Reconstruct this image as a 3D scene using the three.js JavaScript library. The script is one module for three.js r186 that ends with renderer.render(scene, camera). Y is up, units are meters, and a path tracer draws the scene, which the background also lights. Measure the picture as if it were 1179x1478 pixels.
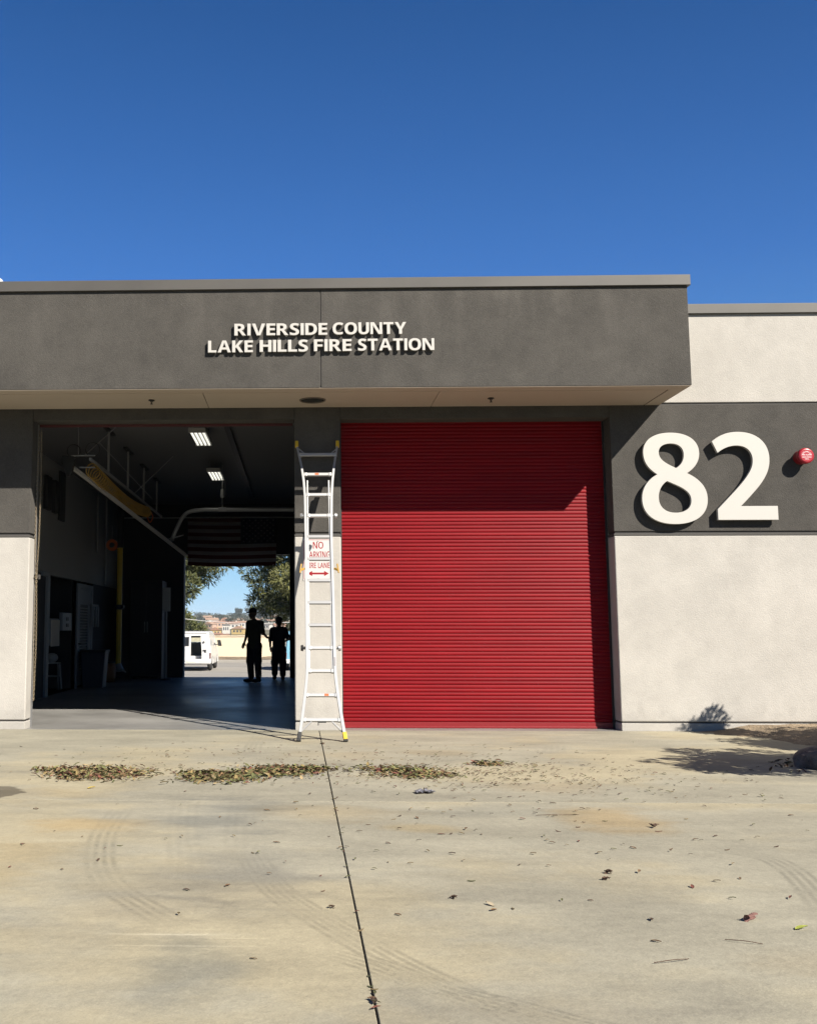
import * as THREE from 'three';
import { mergeGeometries, toCreasedNormals } from 'three/addons/utils/BufferGeometryUtils.js';
import { RoundedBoxGeometry } from 'three/addons/geometries/RoundedBoxGeometry.js';
import { TextGeometry } from 'three/addons/geometries/TextGeometry.js';
import { FontLoader } from 'three/addons/loaders/FontLoader.js';
import { RectAreaLightUniformsLib } from 'three/addons/lights/RectAreaLightUniformsLib.js';
import { Brush, Evaluator, SUBTRACTION } from 'three-bvh-csg';

// ------------------------------------------------------------------ camera, sky, sun, exposure
const scene = new THREE.Scene();
const camera = new THREE.PerspectiveCamera(54.012, 1179 / 1478, 0.1, 9000);
camera.rotation.order = 'YXZ';
camera.position.set(0, 1.45, 0);
camera.rotation.set(THREE.MathUtils.degToRad(6.531), THREE.MathUtils.degToRad(1.727), 0);
camera.setViewOffset(1179, 1478, 203.5, 0, 1179, 1478);            // the photograph is an off-centre crop
scene.add(camera);
const renderer = new THREE.WebGLRenderer({ antialias: true });
renderer.toneMapping = THREE.LinearToneMapping;
renderer.toneMappingExposure = 2.3;
renderer.shadowMap.enabled = true;
const SUN = new THREE.Vector3(1.06, 1.19, 1.2).normalize();
const sun = new THREE.DirectionalLight(new THREE.Color(1, 0.93, 0.82), 5);
sun.name = 'sun';
sun.position.copy(SUN).multiplyScalar(60).add(new THREE.Vector3(0, 0, -14));
sun.target.position.set(0, 0, -14);
sun.castShadow = true; sun.shadow.mapSize.set(4096, 4096);
Object.assign(sun.shadow.camera, { left: -30, right: 30, top: 30, bottom: -30, near: 1, far: 160 });
scene.add(sun, sun.target);
const s2l = (c) => (c <= 0.04045 ? c / 12.92 : Math.pow((c + 0.055) / 1.055, 2.4));
{
  // clear winter sky: colour by elevation (sRGB as seen, divided by the exposure)
  const E = 2.3, stops = [[-90, 120, 110, 95], [-1, 160, 165, 165], [0, 204, 231, 250], [2, 176, 221, 250], [4.5, 148, 204, 246], [10, 104, 162, 228], [19.5, 69, 124, 200], [26, 54, 106, 177], [33, 41, 90, 155], [60, 24, 60, 116], [90, 18, 48, 98]];
  const W = 512, Hh = 512, data = new Float32Array(W * Hh * 4);
  for (let r = 0; r < Hh; r++) {
    const el = ((r + 0.5) / Hh - 0.5) * 180;
    let k = 0; while (k < stops.length - 2 && stops[k + 1][0] < el) k++;
    const a = stops[k], b = stops[k + 1], t = Math.min(1, Math.max(0, (el - a[0]) / (b[0] - a[0])));
    for (let c = 0; c < W; c++) {
      const az = ((c + 0.5) / W - 0.5) * 2 * Math.PI, anti = (-1.06 * Math.cos(az) - 1.2 * Math.sin(az)) / 1.601, k = 1 + 0.22 * (Math.max(anti, 0.2) - 0.7);   // a little brighter opposite the sun
      for (let q = 0; q < 4; q++) data[(r * W + c) * 4 + q] = q === 3 ? 1 : (k * s2l((a[q + 1] + (b[q + 1] - a[q + 1]) * t) / 255)) / E;
    }
  }
  const t = new THREE.DataTexture(data, W, Hh, THREE.RGBAFormat, THREE.FloatType);
  t.mapping = THREE.EquirectangularReflectionMapping; t.magFilter = THREE.LinearFilter; t.needsUpdate = true;
  scene.background = t; scene.environment = t;
}
scene.fog = new THREE.FogExp2(new THREE.Color(0.75, 0.86, 1.0), 0.00007);      // thin clear-day air: only the far slopes pale
RectAreaLightUniformsLib.init();

// ------------------------------------------------------------------ random, noise, textures
function rng(seed) { let s = seed | 0; return () => { s = (s + 0x6d2b79f5) | 0; let t = Math.imul(s ^ (s >>> 15), 1 | s); t = (t + Math.imul(t ^ (t >>> 7), 61 | t)) ^ t; return ((t ^ (t >>> 14)) >>> 0) / 4294967296; }; }
const lerp = (a, b, t) => a + (b - a) * t, clamp = (x, a = 0, b = 1) => Math.min(b, Math.max(a, x)), sstep = (a, b, x) => { const t = clamp((x - a) / (b - a)); return t * t * (3 - 2 * t); };
// adds periodic value noise with cx x cy cells to a w x h field
function addNoise(f, w, h, cx, cy, amp, seed) {
  const R = rng(seed), L = new Float32Array(cx * cy).map(() => R() - 0.5), xi = new Int32Array(w), xj = new Int32Array(w), xt = new Float32Array(w);
  for (let x = 0; x < w; x++) { const u = (x / w) * cx, i = Math.floor(u), t = u - i; xi[x] = i % cx; xj[x] = (i + 1) % cx; xt[x] = t * t * (3 - 2 * t); }
  for (let y = 0; y < h; y++) {
    const v = (y / h) * cy, i = Math.floor(v), t0 = v - i, t = t0 * t0 * (3 - 2 * t0), a = (i % cy) * cx, b = ((i + 1) % cy) * cx;
    for (let x = 0, o = y * w; x < w; x++, o++) {
      const p = L[a + xi[x]], q = L[a + xj[x]], r = L[b + xi[x]], s = L[b + xj[x]], m = p + (q - p) * xt[x];
      f[o] += amp * 2 * (m + (r + (s - r) * xt[x] - m) * t);
    }
  }
  return f;
}
function fbm(w, h, cx, cy, oct, gain, seed) {
  const f = new Float32Array(w * h);
  for (let o = 0, a = 1; o < oct; o++, a *= gain) addNoise(f, w, h, Math.min(w, cx << o), Math.min(h, cy << o), a, seed + o * 71);
  return f;
}
function grain(f, amp, seed) { const R = rng(seed); for (let i = 0; i < f.length; i++) f[i] += (R() - 0.5) * 2 * amp; return f; }
const l2b = new Uint8Array(4097).map((_, i) => { const c = i / 4096; return Math.round(255 * (c <= 0.0031308 ? c * 12.92 : 1.055 * Math.pow(c, 1 / 2.4) - 0.055)); });
const toByte = (v) => l2b[clamp(v) * 4096 | 0];
function finish(t, wrap) { t.wrapS = t.wrapT = wrap; t.magFilter = THREE.LinearFilter; t.minFilter = THREE.LinearMipmapLinearFilter; t.generateMipmaps = true; t.needsUpdate = true; return t; }
// colour texture from a function (i, x, y) -> [r, g, b] linear
function colourTex(w, h, fn, sizeX, sizeY, wrap = THREE.RepeatWrapping) {
  const d = new Uint8Array(w * h * 4), c = [0, 0, 0];
  for (let y = 0, i = 0; y < h; y++) for (let x = 0; x < w; x++, i++) { fn(i, x, y, c); d[i * 4] = toByte(c[0]); d[i * 4 + 1] = toByte(c[1]); d[i * 4 + 2] = toByte(c[2]); d[i * 4 + 3] = 255; }
  const t = new THREE.DataTexture(d, w, h, THREE.RGBAFormat); t.colorSpace = THREE.SRGBColorSpace; t.repeat.set(1 / sizeX, 1 / sizeY);
  return finish(t, wrap);
}
function heightTex(w, h, f, sizeX, sizeY, wrap = THREE.RepeatWrapping) {
  let lo = 1e9, hi = -1e9; for (const v of f) { if (v < lo) lo = v; if (v > hi) hi = v; }
  const d = new Uint8Array(w * h * 4);
  for (let i = 0; i < f.length; i++) { const b = Math.round(((f[i] - lo) / (hi - lo)) * 255); d[i * 4] = d[i * 4 + 1] = d[i * 4 + 2] = b; d[i * 4 + 3] = 255; }
  const t = new THREE.DataTexture(d, w, h, THREE.RGBAFormat); t.repeat.set(1 / sizeX, 1 / sizeY);
  return finish(t, wrap);
}
const std = (o) => new THREE.MeshStandardMaterial({ roughness: 0.8, ...o });
const rgb = (r, g, b) => new THREE.Color().setRGB(r, g, b);

// ------------------------------------------------------------------ geometry helpers
const taken = {};
function numbered(n) { const k = taken[n] ?? 0; taken[n] = k + 1; return k ? n + '_' + String(k).padStart(3, '0') : n; }
function shadows(m) { m.castShadow = m.receiveShadow = true; return m; }
function tag(o, label, category, group, kind) { if (label) o.userData.label = label; if (category) o.userData.category = category; if (group) o.userData.group = group; if (kind) o.userData.kind = kind; return o; }
function thing(name, label, category, pos = [0, 0, 0], turn = 0, group) {
  const o = new THREE.Group(); o.name = numbered(name); o.position.set(...pos); o.rotation.y = turn; scene.add(o);
  return tag(o, label, category, group);
}
const plain = (g) => { const n = g.index ? g.toNonIndexed() : g.clone(); for (const k of Object.keys(n.attributes)) if (!['position', 'normal', 'uv', 'color'].includes(k)) n.deleteAttribute(k); if (!n.attributes.normal) n.computeVertexNormals(); n.morphAttributes = {}; n.clearGroups(); return n; };
function boxUV(g) {                                                    // uv in metres, by the dominant axis of the normal
  const p = g.attributes.position, n = g.attributes.normal, uv = new Float32Array(p.count * 2);
  for (let i = 0; i < p.count; i++) {
    const ax = Math.abs(n.getX(i)), ay = Math.abs(n.getY(i)), az = Math.abs(n.getZ(i)), x = p.getX(i), y = p.getY(i), z = p.getZ(i);
    if (ay >= ax && ay >= az) { uv[i * 2] = x; uv[i * 2 + 1] = -z; } else if (az >= ax) { uv[i * 2] = x; uv[i * 2 + 1] = y; } else { uv[i * 2] = -z; uv[i * 2 + 1] = y; }
  }
  g.setAttribute('uv', new THREE.BufferAttribute(uv, 2)); return g;
}
function join(list) { const l = [].concat(list).map(plain); const col = l.some((g) => g.attributes.color); for (const g of l) { if (!g.attributes.uv) boxUV(g); if (!col) g.deleteAttribute('color'); } return l.length > 1 ? mergeGeometries(l) : l[0]; }
function obj(name, geos, mat, parent, top) {
  const m = shadows(new THREE.Mesh(boxUV(join(geos)), mat));
  m.name = parent ? name : numbered(name); (parent ?? scene).add(m); return m;
}
function raw(name, geo, mat, parent) { const m = shadows(new THREE.Mesh(geo, mat)); m.name = parent ? name : numbered(name); (parent ?? scene).add(m); return m; }
// box from corner to corner, edges rounded by r
function bx(x0, x1, y0, y1, z0, z1, r = 0) {
  const w = x1 - x0, h = y1 - y0, d = z1 - z0;
  const g = r > 0 ? new RoundedBoxGeometry(w, h, d, 1, Math.min(r, w / 2.01, h / 2.01, d / 2.01)) : new THREE.BoxGeometry(w, h, d);
  return g.translate((x0 + x1) / 2, (y0 + y1) / 2, (z0 + z1) / 2);
}
const objs = (name, geos, mat, parent) => geos.map((g) => obj(name, g, mat, parent));
const V = (...a) => new THREE.Vector3(...a);
function rod(a, b, r, r2 = r, seg = 10) {                              // a round bar from a to b
  a = V(...a); b = V(...b); const d = b.clone().sub(a), g = new THREE.CylinderGeometry(r2, r, d.length(), seg);
  return g.applyQuaternion(new THREE.Quaternion().setFromUnitVectors(V(0, 1, 0), d.clone().normalize())).translate((a.x + b.x) / 2, (a.y + b.y) / 2, (a.z + b.z) / 2);
}
function bar(a, b, w, d, r = 0.003) {                                  // a square bar from a to b
  a = V(...a); b = V(...b); const v = b.clone().sub(a), g = new RoundedBoxGeometry(w, v.length(), d, 1, r);
  return g.applyQuaternion(new THREE.Quaternion().setFromUnitVectors(V(0, 1, 0), v.clone().normalize())).translate((a.x + b.x) / 2, (a.y + b.y) / 2, (a.z + b.z) / 2);
}
const tube = (pts, r, seg = 40, rs = 8) => new THREE.TubeGeometry(new THREE.CatmullRomCurve3(pts.map((p) => V(...p))), seg, r, rs);
function extrude(pts, depth, bevel = 0) {                              // outline in x, y pushed along z from 0 to depth
  const s = new THREE.Shape(pts.map((p) => new THREE.Vector2(...p)));
  return new THREE.ExtrudeGeometry(s, { depth: depth - 2 * bevel, bevelEnabled: bevel > 0, bevelThickness: bevel, bevelSize: bevel, bevelOffset: -bevel, bevelSegments: 1, curveSegments: 12 }).translate(0, 0, bevel);
}

// ------------------------------------------------------------------ materials
const M = {};
{
  // sand-finish stucco: colour cloud over 12 m x 6 m, sand grain as relief over 1.6 m
  const w = 2048, h = 1024;
  const cloud = fbm(w, h, 6, 3, 6, 0.55, 11), streak = fbm(w, h, 60, 4, 3, 0.5, 12), g = grain(new Float32Array(w * h), 1, 13);
  const mott = fbm(w, h, 40, 20, 4, 0.7, 14);
  const dark = colourTex(w, h, (i, x, y, c) => { const m = (y / h) * 6, v = 0.046 * (1 + 0.10 * cloud[i] + 0.05 * streak[i] + 0.10 * mott[i] + 0.26 * g[i]) * (1 + 0.2 * Math.max(0, streak[i]) * sstep(5.0, 6.0, m)); c[0] = v * 1.05; c[1] = v * 0.97; c[2] = v * 0.86; }, 12, 6);
  const white = colourTex(w, h, (i, x, y, c) => { const m = (y / h) * 6, dirt = (1 - sstep(0.05, 0.42, m + 0.12 * mott[i])) * 0.1 + 0.09 * Math.max(0, streak[i]) * sstep(5.2, 6.0, m), v = 0.33 * (1 + 0.028 * cloud[i] + 0.015 * streak[i] + 0.045 * mott[i] + 0.06 * g[i]) * (1 - dirt); c[0] = v * 1.02; c[1] = v * 0.97; c[2] = v * 0.89; }, 12, 6);
  const b = 1024, sand = fbm(b, b, 150, 150, 3, 0.8, 15);
  const bump = heightTex(b, b, sand, 1.6, 1.6);
  M.dark = std({ map: dark, bumpMap: bump, bumpScale: 0.004, roughness: 0.95 });
  M.white = std({ map: white, bumpMap: bump, bumpScale: 0.0028, roughness: 0.93 });
  M.soffit = std({ color: rgb(0.37, 0.315, 0.26), bumpMap: bump, bumpScale: 0.0015, roughness: 0.95 });
  M.bandlip = std({ color: rgb(0.055, 0.052, 0.048), bumpMap: bump, bumpScale: 0.002, roughness: 0.9 });
  const mt = 256, mf = fbm(mt, mt, 4, 4, 5, 0.6, 16);
  M.coping = std({ map: colourTex(mt, mt, (i, x, y, c) => { const v = 0.062 * (1 + 0.08 * mf[i]); c[0] = v * 1.04; c[1] = v * 0.97; c[2] = v * 0.87; }, 2.3, 2.3), roughness: 0.55, metalness: 0.1 });
  M.rough = bump;
}
M.reveal = std({ color: rgb(0.035, 0.032, 0.03) });
{
  const n = 512, f = fbm(n, n, 3, 40, 5, 0.6, 21);
  M.slat = [0, 1, 2, 3].map((k) => new THREE.MeshPhysicalMaterial({ specularIntensity: 0.25, map: colourTex(n, 128, (i, x, y, c) => { const v = 1 + 0.1 * f[i + k * 30 * n]; c[0] = (0.135 + 0.007 * k) * v; c[1] = 0.0025 * v; c[2] = 0.0055 * v; }, 2.1, 1), roughness: 0.42 + 0.03 * k }));
}
M.redbar = std({ color: rgb(0.17, 0.005, 0.008), roughness: 0.45 });
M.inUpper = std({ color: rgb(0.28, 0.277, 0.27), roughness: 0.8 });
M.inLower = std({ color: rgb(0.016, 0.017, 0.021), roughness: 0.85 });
M.inCeil = std({ color: rgb(0.13, 0.13, 0.13), roughness: 0.8 });
M.black = std({ color: rgb(0.012, 0.012, 0.012), roughness: 0.6 });
M.rubber = std({ color: rgb(0.02, 0.02, 0.02), roughness: 0.85 });
M.alu = std({ color: rgb(0.41, 0.41, 0.405), metalness: 0.6, roughness: 0.42 });
M.aluDull = std({ color: rgb(0.3, 0.3, 0.3), metalness: 0.6, roughness: 0.45 });
M.steel = std({ color: rgb(0.3, 0.29, 0.28), metalness: 0.8, roughness: 0.45 });
M.railSilver = std({ color: rgb(0.55, 0.53, 0.5), metalness: 0.3, roughness: 0.45 });
M.galv = std({ color: rgb(0.3, 0.3, 0.3), metalness: 0.6, roughness: 0.5 });
M.yellow = std({ color: rgb(0.5, 0.33, 0.012), roughness: 0.5 });
M.amber = std({ color: rgb(0.33, 0.19, 0.03), roughness: 0.45 });
M.orange = std({ color: rgb(0.5, 0.1, 0.012), roughness: 0.5 });
M.letter = std({ color: rgb(0.385, 0.372, 0.348), roughness: 0.55 });
M.whitePaint = std({ color: rgb(0.45, 0.45, 0.44), roughness: 0.5 });
M.bluegrey = std({ color: rgb(0.15, 0.165, 0.185), roughness: 0.6 });
M.paper = std({ color: rgb(0.55, 0.5, 0.43), roughness: 0.9 });
M.glassDark = new THREE.MeshPhysicalMaterial({ color: rgb(0.02, 0.022, 0.025), roughness: 0.08, clearcoat: 0.5 });
M.pane = new THREE.MeshPhysicalMaterial({ color: rgb(0.85, 0.9, 0.9), roughness: 0.03, transmission: 1, thickness: 0 });

// concrete of the driveway: painted in metres, stains and tyre marks where they lie
function seg2(px, pz, a, b) { const dx = b[0] - a[0], dz = b[1] - a[1], t = clamp(((px - a[0]) * dx + (pz - a[1]) * dz) / (dx * dx + dz * dz)); return [Math.hypot(px - a[0] - t * dx, pz - a[1] - t * dz), dx * (pz - a[1]) - dz * (px - a[0])]; }
function smoothLine(p) { return new THREE.CatmullRomCurve3(p.map((q) => V(q[0], 0, q[1]))).getPoints(28).map((q) => [q.x, q.z]); }
const tracks = [   // centre line (x, z), half width, lines across, strength
  [[[-1.41, -8.32], [-1.38, -7.35], [-1.27, -6.59], [-1.15, -6.1], [-1.0, -5.74], [-0.84, -5.47], [-0.6, -5.1]], 0.11, 4, 0.24],
  [[[-0.98, -10.0], [-0.93, -8.49], [-0.82, -7.3], [-0.71, -6.51], [-0.64, -5.9]], 0.13, 4, 0.045],
  [[[-0.5, -9.6], [-0.46, -8.51], [-0.42, -7.4], [-0.37, -6.71]], 0.13, 4, 0.05],
  [[[-0.36, -6.9], [-0.12, -5.77], [0.07, -5.3], [0.28, -4.86], [0.47, -4.49], [0.75, -4.05], [1.0, -3.6]], 0.11, 5, 0.22],
  [[[0.1, -4.75], [0.34, -4.53], [0.58, -4.24], [0.82, -4.07], [1.08, -3.87], [1.5, -3.7]], 0.1, 5, 0.26],
  [[[2.4, -7.2], [2.8, -6.85], [2.95, -6.65], [2.96, -6.4], [2.86, -5.93], [2.7, -5.4]], 0.1, 4, 0.22],
  [[[-2.6, -12.1], [-2.2, -11.6], [-1.9, -11.2]], 0.16, 4, 0.1],
  [[[-0.5, -14.0], [-0.55, -12.6], [-0.52, -11.4]], 0.12, 4, 0.1],
  [[[3.2, -12.9], [2.9, -11.9], [2.3, -11.1]], 0.14, 4, 0.08],
  [[[1.3, -8.4], [1.7, -6.4], [1.75, -5.2]], 0.14, 4, 0.06],
];
const blots = [    // x, z, rx, rz, [r, g, b] factors, strength
  [-1.6, -7.6, 0.55, 0.28, [1.1, 0.98, 0.8], 1.2], [0.9, -7.55, 0.28, 0.16, [1.12, 0.98, 0.75], 0.9], [2.4, -8.0, 0.45, 0.55, [1.14, 0.95, 0.7], 1.1], [0.5, -11.7, 0.7, 0.5, [1.07, 0.98, 0.86], 0.8],
  [4.4, -11.2, 0.7, 0.6, [1.06, 0.98, 0.88], 0.7], [-2.3, -9.0, 0.6, 0.4, [1.06, 0.98, 0.85], 0.8], [2.2, -9.4, 0.5, 0.4, [1.09, 0.97, 0.82], 0.7], [1.7, -12.0, 0.5, 0.35, [1.08, 0.98, 0.84], 0.8],
  [-0.65, -7.9, 0.55, 1.0, [0.76, 0.79, 0.85], 1.4], [-0.35, -6.3, 0.5, 1.1, [0.86, 0.87, 0.9], 1.2], [-0.9, -5.4, 0.5, 0.4, [0.9, 0.9, 0.92], 1.1], [0.9, -3.95, 0.7, 0.3, [0.88, 0.88, 0.9], 1.1], [-0.5, -4.5, 0.24, 0.55, [0.76, 0.79, 0.84], 1.3], [-0.62, -4.95, 0.3, 0.014, [1.25, 1.26, 1.3], 1.4], [-0.5, -4.78, 0.34, 0.012, [1.2, 1.2, 1.22], 1.4], [-0.3, -4.9, 0.2, 0.01, [1.2, 1.2, 1.22], 1.4], [-1.9, -6.4, 0.5, 0.9, [1.05, 0.99, 0.88], 1.2], [0.2, -8.1, 0.6, 0.35, [1.06, 0.98, 0.86], 1.1], [1.6, -8.2, 0.8, 0.3, [0.9, 0.92, 0.95], 0.9], [1.2, -5.9, 0.9, 0.7, [0.9, 0.9, 0.9], 0.8], [-0.2, -6.0, 0.6, 0.5, [0.9, 0.9, 0.92], 0.8],
  [1.45, -7.05, 0.4, 0.15, [1.12, 1.13, 1.14], 0.9], [-0.45, -4.95, 0.3, 0.06, [1.15, 1.16, 1.2], 0.9], [2.45, -5.25, 0.2, 0.12, [1.16, 1.16, 1.16], 0.8], [0.9, -4.4, 0.4, 0.12, [1.08, 1.05, 1.0], 0.7],
  [-2.66, -9.05, 0.22, 0.42, [0.42, 0.4, 0.38], 1.7], [3.1, -12.9, 0.9, 0.16, [0.86, 0.86, 0.85], 0.8], [3.6, -12.2, 0.5, 0.12, [0.85, 0.85, 0.85], 0.7], [-0.9, -11.9, 0.5, 1.2, [0.92, 0.93, 0.97], 0.8],
  [3.0, -9.9, 0.5, 0.14, [0.8, 0.81, 0.85], 0.7], [-0.4, -10.2, 1.6, 0.5, [0.92, 0.93, 0.98], 0.7], [2.3, -4.6, 0.5, 0.25, [1.06, 1.0, 0.92], 0.8], [0.4, -9.4, 0.6, 0.4, [0.93, 0.94, 0.97], 0.6],
];
function concrete(w, h, x0, x1, v0, v1, seed) {                        // v = -z
  const sx = x1 - x0, sz = v1 - v0, N = (m, q) => Math.max(2, Math.round(m * q));
  const big = fbm(w, h, N(sx, 0.5), N(sz, 0.7), 6, 0.6, seed), broom = fbm(w, h, N(sx, 1.2), N(sz, 7), 5, 0.62, seed + 1), fine = fbm(w, h, N(sx, 30), N(sz, 30), 3, 0.8, seed + 2), g = grain(new Float32Array(w * h), 1, seed + 3);
  const patch = fbm(w, h, N(sx, 1.6), N(sz, 3), 5, 0.62, seed + 4);
  const R = new Float32Array(w * h).fill(1), G = R.slice(), B = R.slice(), worn = new Float32Array(w * h);
  const cell = (x, v, m) => [Math.max(0, Math.floor(((x - x0 - m) / sx) * w)), Math.min(w - 1, Math.ceil(((x - x0 + m) / sx) * w)), Math.max(0, Math.floor(((v - v0 - m) / sz) * h)), Math.min(h - 1, Math.ceil(((v - v0 + m) / sz) * h))];
  for (const [bxx, bz, rx, rz, f, k] of blots) {
    const [a, b, c, d] = cell(bxx, -bz, Math.max(rx, rz) * 1.7);
    for (let y = c; y <= d; y++) for (let x = a; x <= b; x++) {
      const i = y * w + x, wx = x0 + ((x + 0.5) / w) * sx, wv = v0 + ((y + 0.5) / h) * sz, q = Math.hypot((wx - bxx) / rx, (wv + bz) / rz) + 0.35 * patch[i] + 0.12 * broom[i];
      const hard = k > 1.5, m = (hard ? 1 - sstep(0.8, 0.95, q) : (1 - sstep(0.2, 1.25, q)) * k * 0.8);
      if (m > 0) { R[i] *= 1 + (f[0] - 1) * m; G[i] *= 1 + (f[1] - 1) * m; B[i] *= 1 + (f[2] - 1) * m; }
    }
  }
  for (const [line, half, lines, k] of tracks) {
    const L = smoothLine(line);
    for (let s = 0; s + 1 < L.length; s++) {
      const a = L[s], b = L[s + 1], [c0, c1, r0, r1] = cell((a[0] + b[0]) / 2, -(a[1] + b[1]) / 2, half + Math.hypot(b[0] - a[0], b[1] - a[1]) / 2 + 0.02), len = Math.hypot(b[0] - a[0], b[1] - a[1]);
      for (let y = r0; y <= r1; y++) for (let x = c0; x <= c1; x++) {
        const wx = x0 + ((x + 0.5) / w) * sx, wz = -(v0 + ((y + 0.5) / h) * sz), t = ((wx - a[0]) * (b[0] - a[0]) + (wz - a[1]) * (b[1] - a[1])) / (len * len);
        if (t < 0 || t >= 1) continue;
        const [d, sgn] = seg2(wx, wz, a, b);
        if (d > half) continue;
        const i = y * w + x, u = 0.5 + 0.5 * Math.sign(sgn) * (d / half), stripe = Math.pow(Math.abs(Math.sin(u * Math.PI * lines)), 1.5), end = Math.min(1, 6 * (s + t) / L.length, 6 * (L.length - s - t) / L.length);
        { const q = 1.35 * k * end * (0.9 * stripe + 0.05) * lerp(0.15, 1, sstep(-0.5, 0.6, patch[i] + 0.5 * fine[i])); if (Math.abs(q) > Math.abs(worn[i])) worn[i] = q; };
      }
    }
  }
  for (let k = 0; k < 15; k++) {                                       // a chain of pale tread pads pressed into the dust
    const px = -0.42 - 0.006 * k + (k % 2) * 0.02, pv = 4.12 + 0.085 * k, [a, b, c, d] = cell(px, pv, 0.07);
    for (let y = c; y <= d; y++) for (let x = a; x <= b; x++) { const i = y * w + x, q = Math.hypot((x0 + ((x + 0.5) / w) * sx - px) / 0.05, (v0 + ((y + 0.5) / h) * sz - pv) / 0.034); if (v0 < 5) worn[i] -= 0.13 * (1 - sstep(0.0, 0.28, Math.abs(q - 0.85))) * sstep(-0.8, 0.5, patch[i]); }
  }
  const map = colourTex(w, h, (i, x, y, c) => {
    const warm = sstep(-0.2, 0.9, big[i]), v = 0.243 * (1 + 0.09 * big[i] + 0.04 * broom[i] + 0.10 * patch[i] + 0.05 * fine[i] + 0.12 * g[i]) * (1 - worn[i]);
    const pit = g[i] > 0.985 && fine[i] > 0.1 ? 0.75 : 1;
    c[0] = v * pit * R[i] * lerp(0.99, 1.06, warm); c[1] = v * pit * G[i] * lerp(0.924, 0.936, warm); c[2] = v * pit * B[i] * lerp(0.705, 0.635, warm);
  }, sx, sz, THREE.MirroredRepeatWrapping);
  map.offset.set(-x0 / sx, -v0 / sz);
  return map;
}
{
  const b = 1024, f = fbm(b, b, 8, 60, 4, 0.7, 31), f2 = fbm(b, b, 70, 70, 3, 0.8, 32);
  for (let i = 0; i < f.length; i++) f[i] = f[i] * 0.15 + f2[i];
  const bump = heightTex(b, b, f, 2.1, 2.1);
  M.near = std({ map: concrete(2048, 1536, -4, 4.2, 2.6, 8.75, 41), bumpMap: bump, bumpScale: 0.0018, roughness: 0.88 });
  M.farSlab = std({ map: concrete(2048, 1024, -6, 8, 8.6, 14.7, 51), bumpMap: bump, bumpScale: 0.0018, roughness: 0.88 });
  const n = 512, c1 = fbm(n, n, 4, 5, 6, 0.6, 61);
  M.lot = std({ map: colourTex(n, n, (i, x, y, c) => { const v = 0.22 * (1 + 0.12 * c1[i]); c[0] = v; c[1] = v * 0.94; c[2] = v * 0.84; }, 9, 9), bumpMap: bump, bumpScale: 0.004, roughness: 0.9 });
  const c2 = fbm(n, n, 5, 5, 6, 0.62, 62), c3 = fbm(n, n, 3, 3, 6, 0.6, 63);
  M.bay = new THREE.MeshPhysicalMaterial({ specularIntensity: 0.25, map: colourTex(n, n, (i, x, y, c) => { const v = 0.19 * (1 + 0.2 * c2[i]); c[0] = v; c[1] = v * 0.98; c[2] = v * 0.94; }, 5, 5), roughnessMap: heightTex(n, n, c3.map((q, i) => (i ? 0.75 + 0.16 * q : 0)), 6.7, 6.7), roughness: 0.48 });
  M.soil = std({ map: colourTex(n, n, (i, x, y, c) => { const v = 0.14 * (1 + 0.3 * c2[i]); c[0] = v * 1.25; c[1] = v * 0.95; c[2] = v * 0.62; }, 2, 2), bumpMap: bump, bumpScale: 0.02, roughness: 1 });
  M.earth = std({ map: colourTex(n, n, (i, x, y, c) => { const t = sstep(-0.3, 0.5, c3[i]); c[0] = lerp(0.07, 0.14, t); c[1] = lerp(0.07, 0.12, t); c[2] = lerp(0.035, 0.07, t); }, 160, 160), roughness: 1 });
  M.rock = std({ map: colourTex(n, n, (i, x, y, c) => { const v = 0.1 * (1 + 0.4 * c2[i]); c[0] = v * 1.25; c[1] = v * 0.97; c[2] = v * 0.82; }, 0.8, 0.8), bumpMap: bump, bumpScale: 0.015, roughness: 0.95 });
  M.creamWall = std({ map: colourTex(n, n, (i, x, y, c) => { const v = 0.5 * (1 + 0.05 * c2[i]); c[0] = v * 1.08; c[1] = v * 0.92; c[2] = v * 0.68; }, 6, 6), roughness: 0.95 });
}

// ------------------------------------------------------------------ ground, driveway, floor, rear lot
const rearY = (z) => (z > -29.6 ? -0.004 : z > -36.5 ? lerp(-0.004, -0.37, (-29.6 - z) / 6.9) : z > -50 ? lerp(-0.37, -0.72, (-36.5 - z) / 13.5) : -0.72);
function landY(x, z) {                                                 // the land falls away behind the lot and climbs to far slopes
  const d = -z;
  if (d < 29.6) return -0.16;
  if (d < 76) return rearY(z) - 0.16;
  const base = d < 500 ? lerp(-0.88, -8, sstep(76, 500, d)) : d < 700 ? lerp(-8, -5.5, (d - 500) / 200) : d < 1000 ? lerp(-5.5, -0.5, (d - 700) / 300) : d < 2000 ? lerp(-0.5, 19, (d - 1000) / 1000) : d < 2500 ? lerp(19, 27, sstep(2000, 2400, d)) : lerp(27, 5, clamp((d - 2500) / 1500));
  const k = sstep(600, 1600, d);
  return base + k * (3.2 * Math.sin(x * 0.013 + d * 0.004) + 2.2 * Math.sin(x * 0.031 - d * 0.007) + 4 * sstep(-60, 60, x + 40) * sstep(1500, 2300, d));
}
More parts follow.
